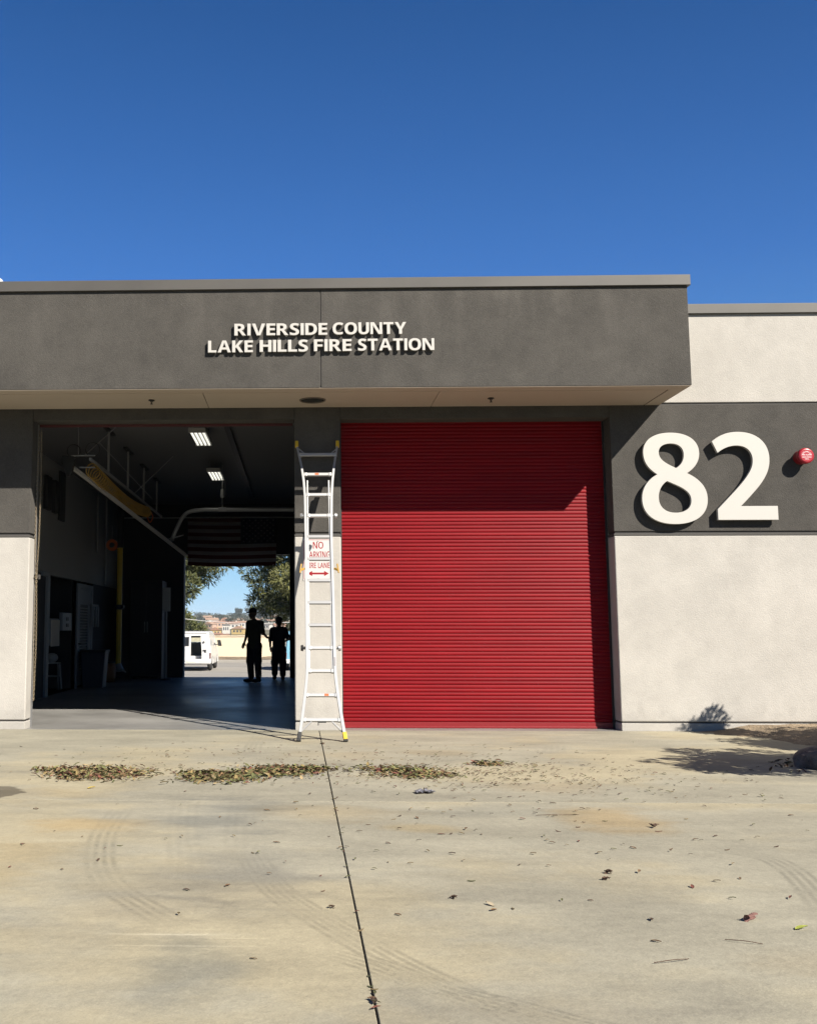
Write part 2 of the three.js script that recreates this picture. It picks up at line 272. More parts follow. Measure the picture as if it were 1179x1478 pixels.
{
  const zs = [], xs = [];
  for (const z of [60, 30, 10, 0, -10, -20, -29.5, -29.7, -32, -36, -40, -44, -48, -55, -62, -70, -76, -100, -150, -220, -300, -400]) zs.push(z);
  for (let d = 500; d <= 4200; d += d < 2600 ? 50 : 200) zs.push(-d);
  for (let i = -60; i <= 60; i++) xs.push(Math.sign(i) * (Math.abs(i) * 6 + Math.pow(Math.abs(i) / 60, 3) * 1500));
  const p = [], idx = [];
  for (const z of zs) for (const x of xs) p.push(x, landY(x, z), z);
  const n = xs.length;
  for (let j = 0; j + 1 < zs.length; j++) for (let i = 0; i + 1 < n; i++) { const a = j * n + i; idx.push(a, a + 1, a + n, a + 1, a + n + 1, a + n); }
  const g = new THREE.BufferGeometry(); g.setAttribute('position', new THREE.Float32BufferAttribute(p, 3)); g.setIndex(idx); g.computeVertexNormals();
  const uv = new Float32Array((p.length / 3) * 2); for (let i = 0; i < p.length / 3; i++) { uv[i * 2] = p[i * 3]; uv[i * 2 + 1] = -p[i * 3 + 2]; }
  g.setAttribute('uv', new THREE.BufferAttribute(uv, 2));
  tag(raw('ground', g, M.earth), 'brown earth falling away behind the lot to hillside slopes', 'ground', null, 'structure');
  // hazy ridge farther off
  const rp = [], ri = [], R = 60;
  for (let i = 0; i <= R; i++) { const x = lerp(-3200, 3200, i / R), h = 26 + 10 * Math.sin(i * 0.7) + 7 * Math.sin(i * 1.9 + 1) + 16 * sstep(0, -700, x); rp.push(x, -30, -4600, x, h + 18, -5200, x, -30, -6200); }
  for (let i = 0; i < R; i++) for (let k = 0; k < 2; k++) { const a = i * 3 + k; ri.push(a, a + 3, a + 1, a + 3, a + 4, a + 1); }
  const rg = new THREE.BufferGeometry(); rg.setAttribute('position', new THREE.Float32BufferAttribute(rp, 3)); rg.setIndex(ri); rg.computeVertexNormals(); boxUV(rg);
  tag(raw('hills', rg, M.earth), 'distant hill ridge beyond the houses', 'hills', null, 'structure');
}
{
  const d = thing('driveway', 'pale stained concrete driveway slabs in front of the fire station', 'driveway'); tag(d, null, null, null, 'structure');
  obj('concrete_slab', bx(-12, 0.287, -0.15, 0, -14.493, -8.654, 0.005), M.farSlab, d);
  obj('concrete_slab', bx(0.297, 12, -0.15, 0, -14.493, -8.654, 0.005), M.farSlab, d);
  obj('concrete_slab', bx(-12, 0.288, -0.15, 0, -8.647, 5, 0.005), M.near, d);
  obj('concrete_slab', bx(0.296, 12, -0.15, 0, -8.647, 5, 0.005), M.near, d);
  obj('joint_filler', bx(0.284, 0.3, -0.15, -0.012, -14.5, 5), M.reveal, d);
  const f = obj('bay_floor', bx(-5.3, 6, -0.15, 0, -29.6, -14.499), M.bay); tag(f, 'dark smooth concrete floor inside the open fire station bay', 'floor', null, 'structure');
  const zs = [-29.604]; for (let z = -31; z >= -62.5; z -= 1.05) zs.push(z);
  const p = [], idx = []; zs.forEach((z) => { for (const x of [-60, -20, 0, 20, 60]) p.push(x, rearY(z), z); });
  for (let j = 0; j + 1 < zs.length; j++) for (let i = 0; i < 4; i++) { const a = j * 5 + i; idx.push(a, a + 1, a + 5, a + 1, a + 6, a + 5); }
  const g = new THREE.BufferGeometry(); g.setAttribute('position', new THREE.Float32BufferAttribute(p, 3)); g.setIndex(idx); g.computeVertexNormals(); boxUV(g);
  tag(raw('rear_lot', g, M.lot), 'sunlit concrete lot behind the station seen through the bay', 'pavement', null, 'structure');
  tag(obj('kerb', bx(-60, 60, -0.75, -0.56, -62.75, -62.5, 0.03), M.lot), 'pale concrete kerb along the planting strip by the cream wall', 'kerb', null, 'structure');
  // planting strip
  const R = rng(5), sp = [], si = [], nx = 120, nz = 8;
  for (let j = 0; j <= nz; j++) for (let i = 0; i <= nx; i++) sp.push(lerp(-60, 60, i / nx), -0.62 - 0.02 * (j / nz) + R() * 0.09, lerp(-62.75, -69.9, j / nz));
  for (let j = 0; j < nz; j++) for (let i = 0; i < nx; i++) { const a = j * (nx + 1) + i; si.push(a, a + 1, a + nx + 1, a + 1, a + nx + 2, a + nx + 1); }
  const sg = new THREE.BufferGeometry(); sg.setAttribute('position', new THREE.Float32BufferAttribute(sp, 3)); sg.setIndex(si); sg.computeVertexNormals(); boxUV(sg);
  tag(raw('planting_strip', sg, M.soil), 'brown bare planting strip at the foot of the cream wall', 'planting strip', null, 'structure');
  const w = thing('boundary_wall', 'long cream rendered wall behind the lot with the white van', 'wall');
  obj('wall', bx(-60, 60, -1, 0.78, -70.2, -70, 0.02), M.creamWall, w); obj('wall_cap', bx(-60, 60, 0.782, 0.86, -70.25, -69.95, 0.02), M.creamWall, w);
}
// soil bed in the corner by the right wall: a low mound feathering out onto the slab
{
  const R = rng(77), nx = 80, nz = 60, p = [], idx = [];
  const L = fbm(128, 128, 5, 5, 5, 0.6, 78);
  for (let j = 0; j <= nz; j++) for (let i = 0; i <= nx; i++) {
    const x = lerp(4.7, 10.5, i / nx), z = lerp(-14.499, -9.6, j / nz), q = L[((j * 2) % 128) * 128 + ((i * 1.5) | 0) % 128];
    const edge = Math.min(sstep(5.3, 7.2, x + 0.45 * q + 0.3 * sstep(-13.2, -14.4, z)), sstep(-10.0, -11.4, z + 0.4 * q + 0.14 * Math.max(0, x - 5.5) * 0));
    p.push(x, -0.03 + 0.13 * edge + 0.02 * q * edge + 0.01 * R() * edge, z);
  }
  for (let j = 0; j < nz; j++) for (let i = 0; i < nx; i++) { const a = j * (nx + 1) + i; idx.push(a, a + nx + 1, a + 1, a + 1, a + nx + 1, a + nx + 2); }
  const g = new THREE.BufferGeometry(); g.setAttribute('position', new THREE.Float32BufferAttribute(p, 3)); g.setIndex(idx); g.computeVertexNormals(); boxUV(g);
  tag(raw('soil', g, M.soil), 'brown soil bed heaped against the pale wall at the right edge', 'soil', null, 'structure');
}

// ------------------------------------------------------------------ the fire station
const station = thing('fire_station', 'low stucco fire station with dark canopy, red shutter and open bay', 'building');
const FZ = -14.5, BZ = -14.8;
const XL = -12, A0 = -3.9, A1 = -0.047, B0 = 0.627, B1 = 4.53, XR = 12, C = 0.014;
const sections = [[XL, A0, 1], [A1, B0, 2], [B1, XR, 3]];
for (const [x0, x1] of sections) {
  obj('wall_base', bx(x0 + (x0 > XL ? 0.004 : 0), x1 - (x1 < XR ? 0.004 : 0), -0.14, 0.106, BZ, FZ, 0.012), M.white, station);
  obj('reveal', bx(x0 + 0.02, x1 - 0.02, 0.10, 0.13, BZ + 0.01, FZ - 0.018), M.reveal, station);
  obj('wall', bx(x0, x1, 0.124, 2.752, BZ, FZ, 0.022), M.white, station);
  obj('band_lip', bx(x0, x1, 2.753, 2.784, BZ, FZ - 0.003, 0.004), M.bandlip, station);
  obj('reveal', bx(x0 + 0.02, x1 - 0.02, 2.78, 2.82, BZ + 0.01, FZ - 0.02), M.reveal, station);
  obj('wall_band', bx(x0, x1, 2.81, 4.664, BZ, FZ, C), M.dark, station);
}
obj('lintel', bx(A0 + 0.001, A1 - 0.001, 4.48, 4.663, BZ, FZ - 0.003, 0.01), M.dark, station);
obj('lintel', bx(B0 + 0.001, B1 - 0.001, 4.48, 4.663, BZ, FZ - 0.003, 0.01), M.dark, station);
obj('reveal', bx(XL, XR, 4.66, 4.695, BZ + 0.01, FZ - 0.02), M.reveal, station);
obj('upper_wall', bx(XL, XR, 4.688, 6.03, BZ, FZ, C), M.white, station);
obj('coping', [bx(5.30, XR, 6.008, 6.155, BZ - 0.05, FZ + 0.045, 0.008)], M.coping, station);
// canopy
for (const [x0, x1] of [[XL, 0.313], [0.325, 5.262]]) obj('fascia', bx(x0, x1, 4.662, 6.045, -13.54, -13.3, 0.006), M.dark, station);
obj('reveal', bx(0.30, 0.34, 4.69, 6.03, -13.53, -13.31), M.reveal, station);
obj('fascia', bx(5.03, 5.262, 4.662, 6.045, -14.498, -13.541, 0.008), M.dark, station);
obj('coping', [bx(XL, 5.298, 6.03, 6.178, -13.6, -13.26, 0.008), bx(5.0, 5.298, 6.03, 6.176, -14.56, -13.601, 0.008)], M.coping, station);
obj('soffit_border', [bx(XL, 5.255, 4.655, 4.661, -13.535, -13.308), bx(5.045, 5.255, 4.655, 4.661, -14.499, -13.536)], M.soffit, station);
obj('reveal', bx(XL, 5.05, 4.672, 4.70, -14.499, -13.5), M.reveal, station);
{
  const j = [XL, -7.79, -4.545, -1.3, 1.95, 5.03];
  for (let i = 0; i + 1 < j.length; i++) obj('soffit_panel', bx(j[i] + 0.004, j[i + 1] - 0.004, 4.654, 4.671, -14.497, -13.552, 0.003), M.soffit, station);
}
obj('canopy_roof', bx(XL, 5.03, 5.84, 5.9, -14.498, -13.541), M.coping, station);
// shell and lining
obj('ceiling', bx(-5.5, 6.2, 5.04, 5.1, -29.34, -14.81), M.inCeil, station);
obj('roof', bx(XL, XR, 5.101, 5.25, -29.6, -14.801), M.coping, station);
obj('side_wall', bx(XL, XL + 0.3, -0.1, 5.1, -29.34, -14.801), M.white, station);
obj('side_wall', bx(XR - 0.3, XR, -0.1, 5.1, -29.34, -14.801), M.white, station);
objs('rear_wall', [bx(XL, -3.31, -0.1, 5.1, -29.6, -29.341), bx(-0.24, XR, -0.1, 5.1, -29.6, -29.341), bx(-3.309, -0.241, 3.56, 5.1, -29.6, -29.341)], M.white, station);
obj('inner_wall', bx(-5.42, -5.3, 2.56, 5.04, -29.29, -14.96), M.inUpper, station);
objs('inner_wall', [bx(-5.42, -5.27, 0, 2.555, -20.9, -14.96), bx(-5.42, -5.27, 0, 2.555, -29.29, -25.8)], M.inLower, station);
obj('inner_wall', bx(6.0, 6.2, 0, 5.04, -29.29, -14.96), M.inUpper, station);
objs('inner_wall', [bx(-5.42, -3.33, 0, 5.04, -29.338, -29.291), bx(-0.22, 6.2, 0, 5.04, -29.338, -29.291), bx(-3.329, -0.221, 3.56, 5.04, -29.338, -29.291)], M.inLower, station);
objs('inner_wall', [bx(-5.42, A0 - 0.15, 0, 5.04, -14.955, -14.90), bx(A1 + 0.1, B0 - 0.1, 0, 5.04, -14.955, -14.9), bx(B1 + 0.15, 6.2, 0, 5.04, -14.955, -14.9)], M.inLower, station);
// alcove behind the left inner wall with its white frame
objs('alcove_wall', [bx(-6.6, -6.5, 0, 2.7, -24.2, -20.7), bx(-6.5, -5.421, 2.56, 2.66, -24.2, -20.7), bx(-6.5, -5.421, 0, 2.56, -24.2, -24.05), bx(-6.5, -5.421, 0, 2.56, -20.9, -20.75)], M.inLower, station);
objs('door_frame', [bx(-5.3, -5.22, 0, 2.6, -21.12, -20.9, 0.01), bx(-5.3, -5.22, 2.5, 2.6, -20.9, -20.5, 0.01)], M.bluegrey, station);
// ceiling track and conduit
obj('ceiling_track', [bx(-1.3, -1.2, 4.97, 5.039, -27.5, -15.2)], M.black, station);
objs('conduit', [rod([-5.2, 4.6, -28.9], [5.5, 4.6, -28.9], 0.02), rod([-1.74, 5.04, -24], [-1.74, 4.62, -24], 0.012), rod([-5.26, 3.4, -26.2], [-5.26, 5.0, -26.2], 0.025), rod([-5.26, 2.6, -27.4], [-5.26, 5.0, -27.4], 0.03)], M.galv, station);
{
  // ribbed rolling shutter, slat by slat
  const door = new THREE.Group(); door.name = 'roll_up_door'; station.add(door); tag(door, 'closed red ribbed steel roll-up door');
  const prof = [[0, 0], [0.004, 0.005], [0.011, 0.0085], [0.021, 0.0095], [0.032, 0.008], [0.041, 0.0052], [0.047, 0.0012], [0.0525, 0.0004]];
  const slatGeo = (x0, x1) => {
    const p = [], idx = []; prof.forEach(([y, z]) => p.push(x0, y, z, x1, y, z)); p.push(x0, 0.0525, -0.004, x1, 0.0525, -0.004, x0, 0, -0.004, x1, 0, -0.004);
    const n = p.length / 6; for (let k = 0; k < n; k++) { const a = k * 2, b = ((k + 1) % n) * 2; idx.push(a, a + 1, b, a + 1, b + 1, b); }
    let g = new THREE.BufferGeometry(); g.setAttribute('position', new THREE.Float32BufferAttribute(p, 3)); g.setIndex(idx);
    g = toCreasedNormals(g, 0.75); return boxUV(g);
  };
  const g = slatGeo(B0 + 0.02, B1 - 0.02), R = rng(3);
  for (let i = 0; i < 84; i++) { const s = raw('slat', g, M.slat[(R() * 4) | 0], door); s.position.set((R() - 0.5) * 0.003, 0.088 + i * 0.0528, -14.832 + (R() - 0.5) * 0.0025); }
  obj('bottom_bar', [bx(B0 + 0.02, B1 - 0.02, 0.012, 0.086, -14.838, -14.815, 0.004), bx(B0 + 0.02, B1 - 0.02, 0.0, 0.03, -14.85, -14.80, 0.006)], M.redbar, door);
  obj('rubber_seal', bx(B0 + 0.02, B1 - 0.02, -0.003, 0.011, -14.835, -14.82), M.rubber, door);
  objs('guide', [bx(B0, B0 + 0.025, 0.0, 4.6, -14.9, -14.803), bx(B1 - 0.025, B1, 0.0, 4.6, -14.9, -14.803)], M.black, door);
  const open = new THREE.Group(); open.name = 'roll_up_door'; station.add(open); tag(open, 'raised red roll-up door of the open bay');
  const g2 = slatGeo(A0 + 0.02, A1 - 0.02);
  for (let i = 0; i < 3; i++) { const s = raw('slat', g2, M.slat[i], open); s.position.set(0, 4.5 + i * 0.0528, -14.832); }
  obj('bottom_bar', bx(A0 + 0.02, A1 - 0.02, 4.445, 4.5, -14.85, -14.81, 0.006), std({ color: rgb(0.05, 0.003, 0.004), roughness: 0.6 }), open);
  objs('guide', [bx(A0 - 0.06, A0 - 0.005, 0, 4.6, -14.9, -14.803), bx(A1 + 0.005, A1 + 0.06, 0, 4.6, -14.9, -14.803)], M.galv, open);
  objs('guide_bracket', [bx(-5.28, -5.2, 3.9, 4.6, -21.0, -20.6), bx(-5.28, -5.2, 3.9, 4.6, -21.6, -21.3), bx(-5.28, -5.24, 3.8, 4.9, -22.4, -21.9)], M.black, open);
}

// ------------------------------------------------------------------ lettering, sign, bell, fittings on the front
{
  const font = await new FontLoader().loadAsync('fonts/droid/droid_sans_bold.typeface.json');
  const sign = thing('station_lettering', 'raised white letters naming the fire station on the dark canopy', 'sign', [0, 0, -13.3]);
  // each word fills its measured width; capitals 0.163 m high
  const words = [['RIVERSIDE', -0.848, 0.411, 5.379], ['COUNTY', 0.482, 1.473, 5.383], ['LAKE', -1.204, -0.597, 5.146], ['HILLS', -0.505, 0.148, 5.149], ['FIRE', 0.228, 0.736, 5.152], ['STATION', 0.821, 1.845, 5.155]];
  const capH = 0.163, plainGeo = {};
  for (const ch of 'RIVESDCOUNTYLAKHF') plainGeo[ch] ??= new TextGeometry(ch, { font, size: 1, depth: 1, curveSegments: 8, bevelEnabled: true, bevelThickness: 0.05, bevelSize: 0.002, bevelOffset: 0, bevelSegments: 1 });
  plainGeo.I = new RoundedBoxGeometry(0.21, 1, 1.1, 1, 0.01).translate(0.105, 0.5, 0.5);
  const b = (g) => { g.computeBoundingBox(); return g.boundingBox; }, cap = b(plainGeo.H).max.y;
  plainGeo.I.scale(1, cap - b(plainGeo.H).min.y, 1).translate(0, b(plainGeo.H).min.y, 0);
  for (const [word, x0, x1, y] of words) {
    const gap = 0.09, ws = [...word].map((c) => b(plainGeo[c]).max.x - b(plainGeo[c]).min.x), total = ws.reduce((p, q) => p + q, 0) + gap * (word.length - 1), k = (x1 - x0) / total;
    let x = x0;
    [...word].forEach((c, i) => {
      const g = plainGeo[c].clone(); g.translate(-b(plainGeo[c]).min.x, 0, 0); g.scale(k, capH / cap, 0.03); g.translate(x, y, 0.024);
      obj('letter', g, M.letter, sign); x += (ws[i] + gap) * k;
    });
  }
  // numerals
  const num = thing('station_number', 'large raised white numerals 82 on the dark wall band', 'sign', [0, 0, FZ]);
  const P = (cx, cy) => [4.914 + (cx - 120) * 0.001979, 4.232 - (cy - 120) * 0.002048];
  const pathOf = (s, cmds) => { for (const c of cmds) { const q = []; for (let i = 0; i < c.length; i += 2) q.push(...P(c[i], c[i + 1])); if (s.n === undefined) { s.moveTo(q[0], q[1]); s.n = 1; } else if (q.length === 2) s.lineTo(q[0], q[1]); else s.bezierCurveTo(...q); } return s; };
  const eight = pathOf(new THREE.Shape(), [[342, 122], [470, 122, 543, 180, 543, 265], [543, 325, 510, 372, 450, 410], [540, 452, 588, 510, 588, 590], [588, 700, 500, 768, 352, 768], [205, 768, 120, 700, 120, 595], [120, 520, 160, 458, 236, 418], [172, 378, 141, 330, 141, 265], [141, 178, 215, 122, 342, 122]]);
  eight.holes.push(pathOf(new THREE.Path(), [[342, 200], [290, 200, 254, 222, 254, 262], [254, 312, 295, 338, 374, 374], [412, 350, 431, 318, 431, 278], [431, 228, 398, 200, 342, 200]]));
  eight.holes.push(pathOf(new THREE.Path(), [[304, 466], [262, 492, 240, 535, 240, 585], [240, 650, 285, 688, 357, 688], [428, 688, 470, 655, 470, 600], [470, 540, 420, 514, 304, 466]]));
  const two = pathOf(new THREE.Shape(), [[637, 187], [690, 142, 752, 119, 824, 119], [960, 119, 1042, 195, 1042, 305], [1042, 395, 1000, 462, 915, 550], [885, 582, 855, 612, 822, 643], [1082, 643], [1082, 740], [655, 740], [655, 665], [722, 598, 778, 545, 830, 488], [895, 415, 921, 370, 921, 318], [921, 255, 880, 217, 812, 217], [760, 217, 715, 236, 674, 268], [637, 187]]);
  for (const s of [eight, two]) obj('numeral', new THREE.ExtrudeGeometry(s, { depth: 0.048, bevelEnabled: true, bevelThickness: 0.003, bevelSize: 0.003, bevelOffset: -0.003, bevelSegments: 1, curveSegments: 20 }).translate(0, 0, 0.055), M.letter, num);
  obj('standoff', [[5.05, 3.95], [5.65, 3.95], [5.0, 3.2], [5.72, 3.2], [6.72, 3.9], [6.1, 3.05], [6.6, 3.05]].map(([x, y]) => rod([x, y, 0.0], [x, y, 0.056], 0.01)), M.steel, num);
}
{
  // fire gong
  const bell = thing('fire_bell', 'round red alarm gong with white lettering beside the numerals', 'alarm bell', [7.22, 3.87, FZ]);
  obj('back_box', new THREE.CylinderGeometry(0.095, 0.1, 0.12, 28).rotateX(Math.PI / 2).translate(0, 0, 0.06), std({ color: rgb(0.2, 0.01, 0.015), roughness: 0.5 }), bell);
  const gong = new THREE.LatheGeometry([[0.0, 0.195], [0.085, 0.194], [0.1, 0.19], [0.11, 0.18], [0.114, 0.16], [0.114, 0.128], [0.108, 0.121], [0.0, 0.121]].map((q) => new THREE.Vector2(...q)), 40).rotateX(Math.PI / 2);
  obj('gong', gong, std({ color: rgb(0.26, 0.008, 0.018), roughness: 0.3 }), bell);
  const c = document.createElement('canvas'); c.width = c.height = 256; const x = c.getContext('2d');
  x.fillStyle = '#c4142c'; x.fillRect(0, 0, 256, 256); x.fillStyle = '#fff'; x.textAlign = 'center'; x.textBaseline = 'middle';
  x.font = 'bold 40px sans-serif'; 'SPRINKLER'.split('').forEach((ch, i) => { const a = -Math.PI / 2 + (i - 4) * 0.3; x.save(); x.translate(128 + 86 * Math.cos(a), 132 + 86 * Math.sin(a)); x.rotate(a + Math.PI / 2); x.fillText(ch, 0, 0); x.restore(); });
  x.font = 'bold 42px sans-serif'; x.fillText('FIRE ALARM', 128, 112, 200); x.font = 'bold 36px sans-serif'; x.fillText('WHEN RINGS', 128, 162, 190); x.fillText('CALL', 128, 200, 100);
  const t = new THREE.CanvasTexture(c); t.colorSpace = THREE.SRGBColorSpace; t.magFilter = THREE.LinearFilter;
  raw('label', new THREE.CircleGeometry(0.088, 40).translate(0, 0, 0.1965), std({ map: t, color: rgb(0.5, 0.5, 0.5), roughness: 0.4 }), bell);
}
{
  // no parking sign
  const s = thing('no_parking_sign', 'white NO PARKING FIRE LANE sign with red arrow behind the ladder', 'sign', [0.293, 2.415, FZ]);
  const c = document.createElement('canvas'); c.width = 435; c.height = 600; const x = c.getContext('2d');
  x.fillStyle = '#f4f3f0'; x.fillRect(0, 0, 435, 600); x.strokeStyle = '#b3262d'; x.lineWidth = 7; x.beginPath(); x.roundRect(12, 12, 411, 576, 26); x.stroke();
  x.fillStyle = '#b3262d'; x.textAlign = 'center'; x.textBaseline = 'alphabetic';
  const line = (s, y, px, w) => { x.save(); x.font = px + 'px sans-serif'; const m = x.measureText(s).width; x.translate(217, y); x.scale(w / m, 1); x.fillText(s, 0, 0); x.strokeStyle = '#b3262d'; x.lineWidth = 4; x.strokeText(s, 0, 0); x.restore(); };
  line('NO', 138, 134, 165); line('PARKING', 274, 128, 355); line('FIRE LANE', 420, 106, 345);
  x.beginPath(); x.moveTo(62, 500); x.lineTo(132, 462); x.lineTo(132, 486); x.lineTo(303, 486); x.lineTo(303, 462); x.lineTo(373, 500); x.lineTo(303, 538); x.lineTo(303, 514); x.lineTo(132, 514); x.lineTo(132, 538); x.fill();
  const t = new THREE.CanvasTexture(c); t.colorSpace = THREE.SRGBColorSpace; t.magFilter = THREE.LinearFilter;
  obj('panel', bx(-0.2175, 0.2175, -0.3, 0.3, 0.004, 0.007, 0.001), M.whitePaint, s);
  raw('face', new THREE.PlaneGeometry(0.433, 0.598).translate(0, 0, 0.0085), std({ map: t, color: rgb(0.5, 0.5, 0.5), roughness: 0.35 }), s);
  obj('bolt', rod([0, 0.265, 0], [0, 0.265, 0.014], 0.008), M.steel, s); obj('bolt', rod([0, -0.275, 0], [0, -0.275, 0.014], 0.008), M.steel, s);
}
{
  // fittings in the soffit
  const d = thing('soffit_light', 'round recessed light with dark lens in the canopy soffit', 'light fitting', [0.218, 4.654, -14.013]);
  obj('trim_ring', new THREE.TorusGeometry(0.175, 0.014, 10, 44).rotateX(Math.PI / 2), std({ color: rgb(0.1, 0.08, 0.06), roughness: 0.6 }), d);
  obj('lens', new THREE.CylinderGeometry(0.17, 0.17, 0.01, 40), M.glassDark, d);
  const head = (x, z, label) => {
    const s = thing('sprinkler_head', label, 'sprinkler', [x, 4.654, z]);
    obj('escutcheon', new THREE.CylinderGeometry(0.042, 0.046, 0.012, 20).translate(0, -0.006, 0), M.black, s);
    obj('frame', [rod([-0.016, -0.01, 0], [0, -0.055, 0], 0.005), rod([0.016, -0.01, 0], [0, -0.055, 0], 0.005)], M.black, s);
    obj('deflector', new THREE.CylinderGeometry(0.022, 0.022, 0.005, 16).translate(0, -0.058, 0), M.black, s);
  };
  head(-2.065, -13.944, 'small dark sprinkler head in the soffit above the open bay'); head(2.722, -13.958, 'small dark sprinkler head in the soffit above the red shutter');
  const v = thing('roof_vent', 'white domed vent cap showing over the roof edge at far left', 'roof vent', [-4.86, 5.25, -15.5]);
  obj('pipe', rod([0, 0, 0], [0, 1.6, 0], 0.09, 0.09, 20), M.whitePaint, v);
  obj('cap', new THREE.LatheGeometry([[0.0, 1.81], [0.07, 1.795], [0.13, 1.75], [0.165, 1.68], [0.17, 1.6], [0.16, 1.6], [0.0, 1.6]].map((q) => new THREE.Vector2(...q)), 28), M.whitePaint, v);
}

// ------------------------------------------------------------------ the ladder, leaning from z = -13.05 to the wall
{
  const t = thing('ladder', 'tall white aluminium multi-position ladder leaning on the pier between the bays', 'ladder', [0, 0.004, -13.05]); t.rotation.x = -0.3254;
  const rail = (outer, inner, z0, z1) => extrude([...outer, ...inner.slice().reverse()], z1 - z0, 0.004).translate(0, 0, z0);
  // rails: (x, v) along the ladder
  obj('side_rail', [rail([[-0.012, 0.03], [0.030, 0.29], [0.070, 0.6], [0.092, 0.8], [0.100, 0.95], [0.099, 1.24], [0.098, 2.18], [0.095, 2.85], [0.088, 3.45], [0.072, 3.7], [0.046, 3.91]], [[0.03, 0.03], [0.072, 0.29], [0.111, 0.6], [0.131, 0.8], [0.139, 0.95], [0.139, 1.24], [0.134, 2.18], [0.131, 2.85], [0.123, 3.45], [0.108, 3.7], [0.080, 3.91]], -0.035, 0.035)], M.alu, t);
  obj('side_rail', [rail([[0.618, 0.03], [0.578, 0.29], [0.535, 0.6], [0.514, 0.8], [0.505, 0.95], [0.503, 1.24], [0.494, 2.18], [0.487, 2.85], [0.499, 3.45], [0.516, 3.7], [0.538, 3.91]], [[0.576, 0.03], [0.536, 0.29], [0.494, 0.6], [0.473, 0.8], [0.464, 0.95], [0.46, 1.24], [0.457, 2.18], [0.45, 2.85], [0.462, 3.45], [0.48, 3.7], [0.503, 3.91]], -0.035, 0.035)], M.alu, t);
  obj('extension_rail', [rail([[0.089, 3.3], [0.076, 3.72], [0.05, 3.93], [-0.022, 4.3]], [[0.112, 3.3], [0.104, 3.72], [0.078, 3.93], [0.008, 4.3]], -0.02, 0.022)], M.aluDull, t);
  obj('extension_rail', [rail([[0.497, 3.3], [0.512, 3.72], [0.536, 3.93], [0.596, 4.3]], [[0.472, 3.3], [0.484, 3.72], [0.507, 3.93], [0.566, 4.3]], -0.02, 0.022)], M.aluDull, t);
  // inner sleeves where the sections overlap
  obj('inner_rail', [bar([0.145, 0.9, -0.004], [0.14, 3.72, -0.004], 0.02, 0.045), bar([0.452, 0.9, -0.004], [0.444, 3.72, -0.004], 0.02, 0.045)], M.alu, t);
  const rungs = [[0.273, 0.05, 0.55], [0.597, 0.085, 0.515], [0.92, 0.125, 0.475], [1.234, 0.13, 0.47], [1.55, 0.134, 0.458], [1.87, 0.134, 0.458], [2.19, 0.133, 0.458], [2.507, 0.132, 0.456], [2.841, 0.131, 0.452], [3.165, 0.128, 0.46], [3.491, 0.12, 0.466], [3.816, 0.09, 0.49], [4.139, 0.02, 0.57]];
  rungs.forEach(([v, x0, x1], i) => {
    const flare = i < 4 || i > 8;
    const parts = [bx(x0, x1, v - 0.022, v + 0.022, -0.024, 0.022, 0.008)];
    if (flare) parts.push(bx(x0, x0 + 0.05, v - 0.03, v + 0.03, -0.028, 0.027, 0.012), bx(x1 - 0.05, x1, v - 0.03, v + 0.03, -0.028, 0.027, 0.012));
    parts.push(...[-0.012, 0, 0.012].map((d) => bx(x0 + 0.02, x1 - 0.02, v + 0.0215, v + 0.0245, d - 0.003, d + 0.003)));
    obj('rung', parts, i > 3 && i < 9 ? M.aluDull : M.alu, t);
  });
  const sticker = std({ color: rgb(0.5, 0.09, 0.02), roughness: 0.5 });
  obj('sticker', bx(0.34, 0.395, 0.583, 0.613, 0.0225, 0.0235), sticker, t); obj('sticker', bx(0.25, 0.305, 3.803, 3.833, 0.0225, 0.0235), sticker, t);
  obj('sticker', bx(0.472, 0.492, 0.98, 1.1, 0.0355, 0.0365), std({ color: rgb(0.2, 0.19, 0.2), roughness: 0.5 }), t);
  for (const [x, v, s] of [[0.098, 3.165, -1], [0.494, 3.165, 1], [0.097, 1.234, -1], [0.506, 1.234, 1]]) {
    obj('hinge_knob', [rod([x, v, 0], [x + s * 0.03, v, 0], 0.02), rod([x + s * 0.028, v, 0], [x + s * 0.062, v, 0], 0.043, 0.036, 20)], s < 0 && v < 2 ? M.black : M.aluDull, t);
  }
  for (const [x, s] of [[0.098, -1], [0.49, 1]]) obj('lock_lever', [bar([x + s * 0.01, 2.36, 0.02], [x + s * 0.055, 2.33, 0.04], 0.03, 0.014), bar([x + s * 0.05, 2.42, 0.045], [x + s * 0.068, 2.29, 0.03], 0.022, 0.022, 0.006), rod([x - s * 0.02, 2.36, 0.0], [x + s * 0.03, 2.36, 0.03], 0.011)], M.amber, t);
  obj('brace', [bar([0.035, 0.12, 0.0], [0.17, 0.255, 0.0], 0.016, 0.028), bar([0.565, 0.12, 0.0], [0.43, 0.255, 0.0], 0.016, 0.028)], M.aluDull, t);
  obj('brace', [bar([0.008, 4.25, 0], [0.115, 4.15, 0], 0.014, 0.024), bar([0.582, 4.25, 0], [0.475, 4.15, 0], 0.014, 0.024)], M.aluDull, t);
  obj('latch', [bx(0.25, 0.36, 0.238, 0.252, -0.01, 0.01, 0.003), bx(0.25, 0.262, 0.205, 0.24, -0.006, 0.006, 0.002)], M.black, t);
  const foot = (x, lean, mat) => { const f = obj('foot', [bar([x, 0.02, 0], [x - lean * 0.014, 0.115, 0], 0.052, 0.082, 0.008)], mat, t); obj('rubber_pad', [bar([x + lean * 0.002, -0.006, 0.0], [x, 0.022, 0], 0.06, 0.1, 0.008)], M.rubber, f); };
  foot(0.006, -1, M.black); foot(0.6, 1, M.yellow);
  for (const x of [-0.008, 0.582]) obj('end_cap', bx(x - 0.024, x + 0.024, 4.265, 4.36, -0.035, 0.035, 0.01), M.yellow, t);
}

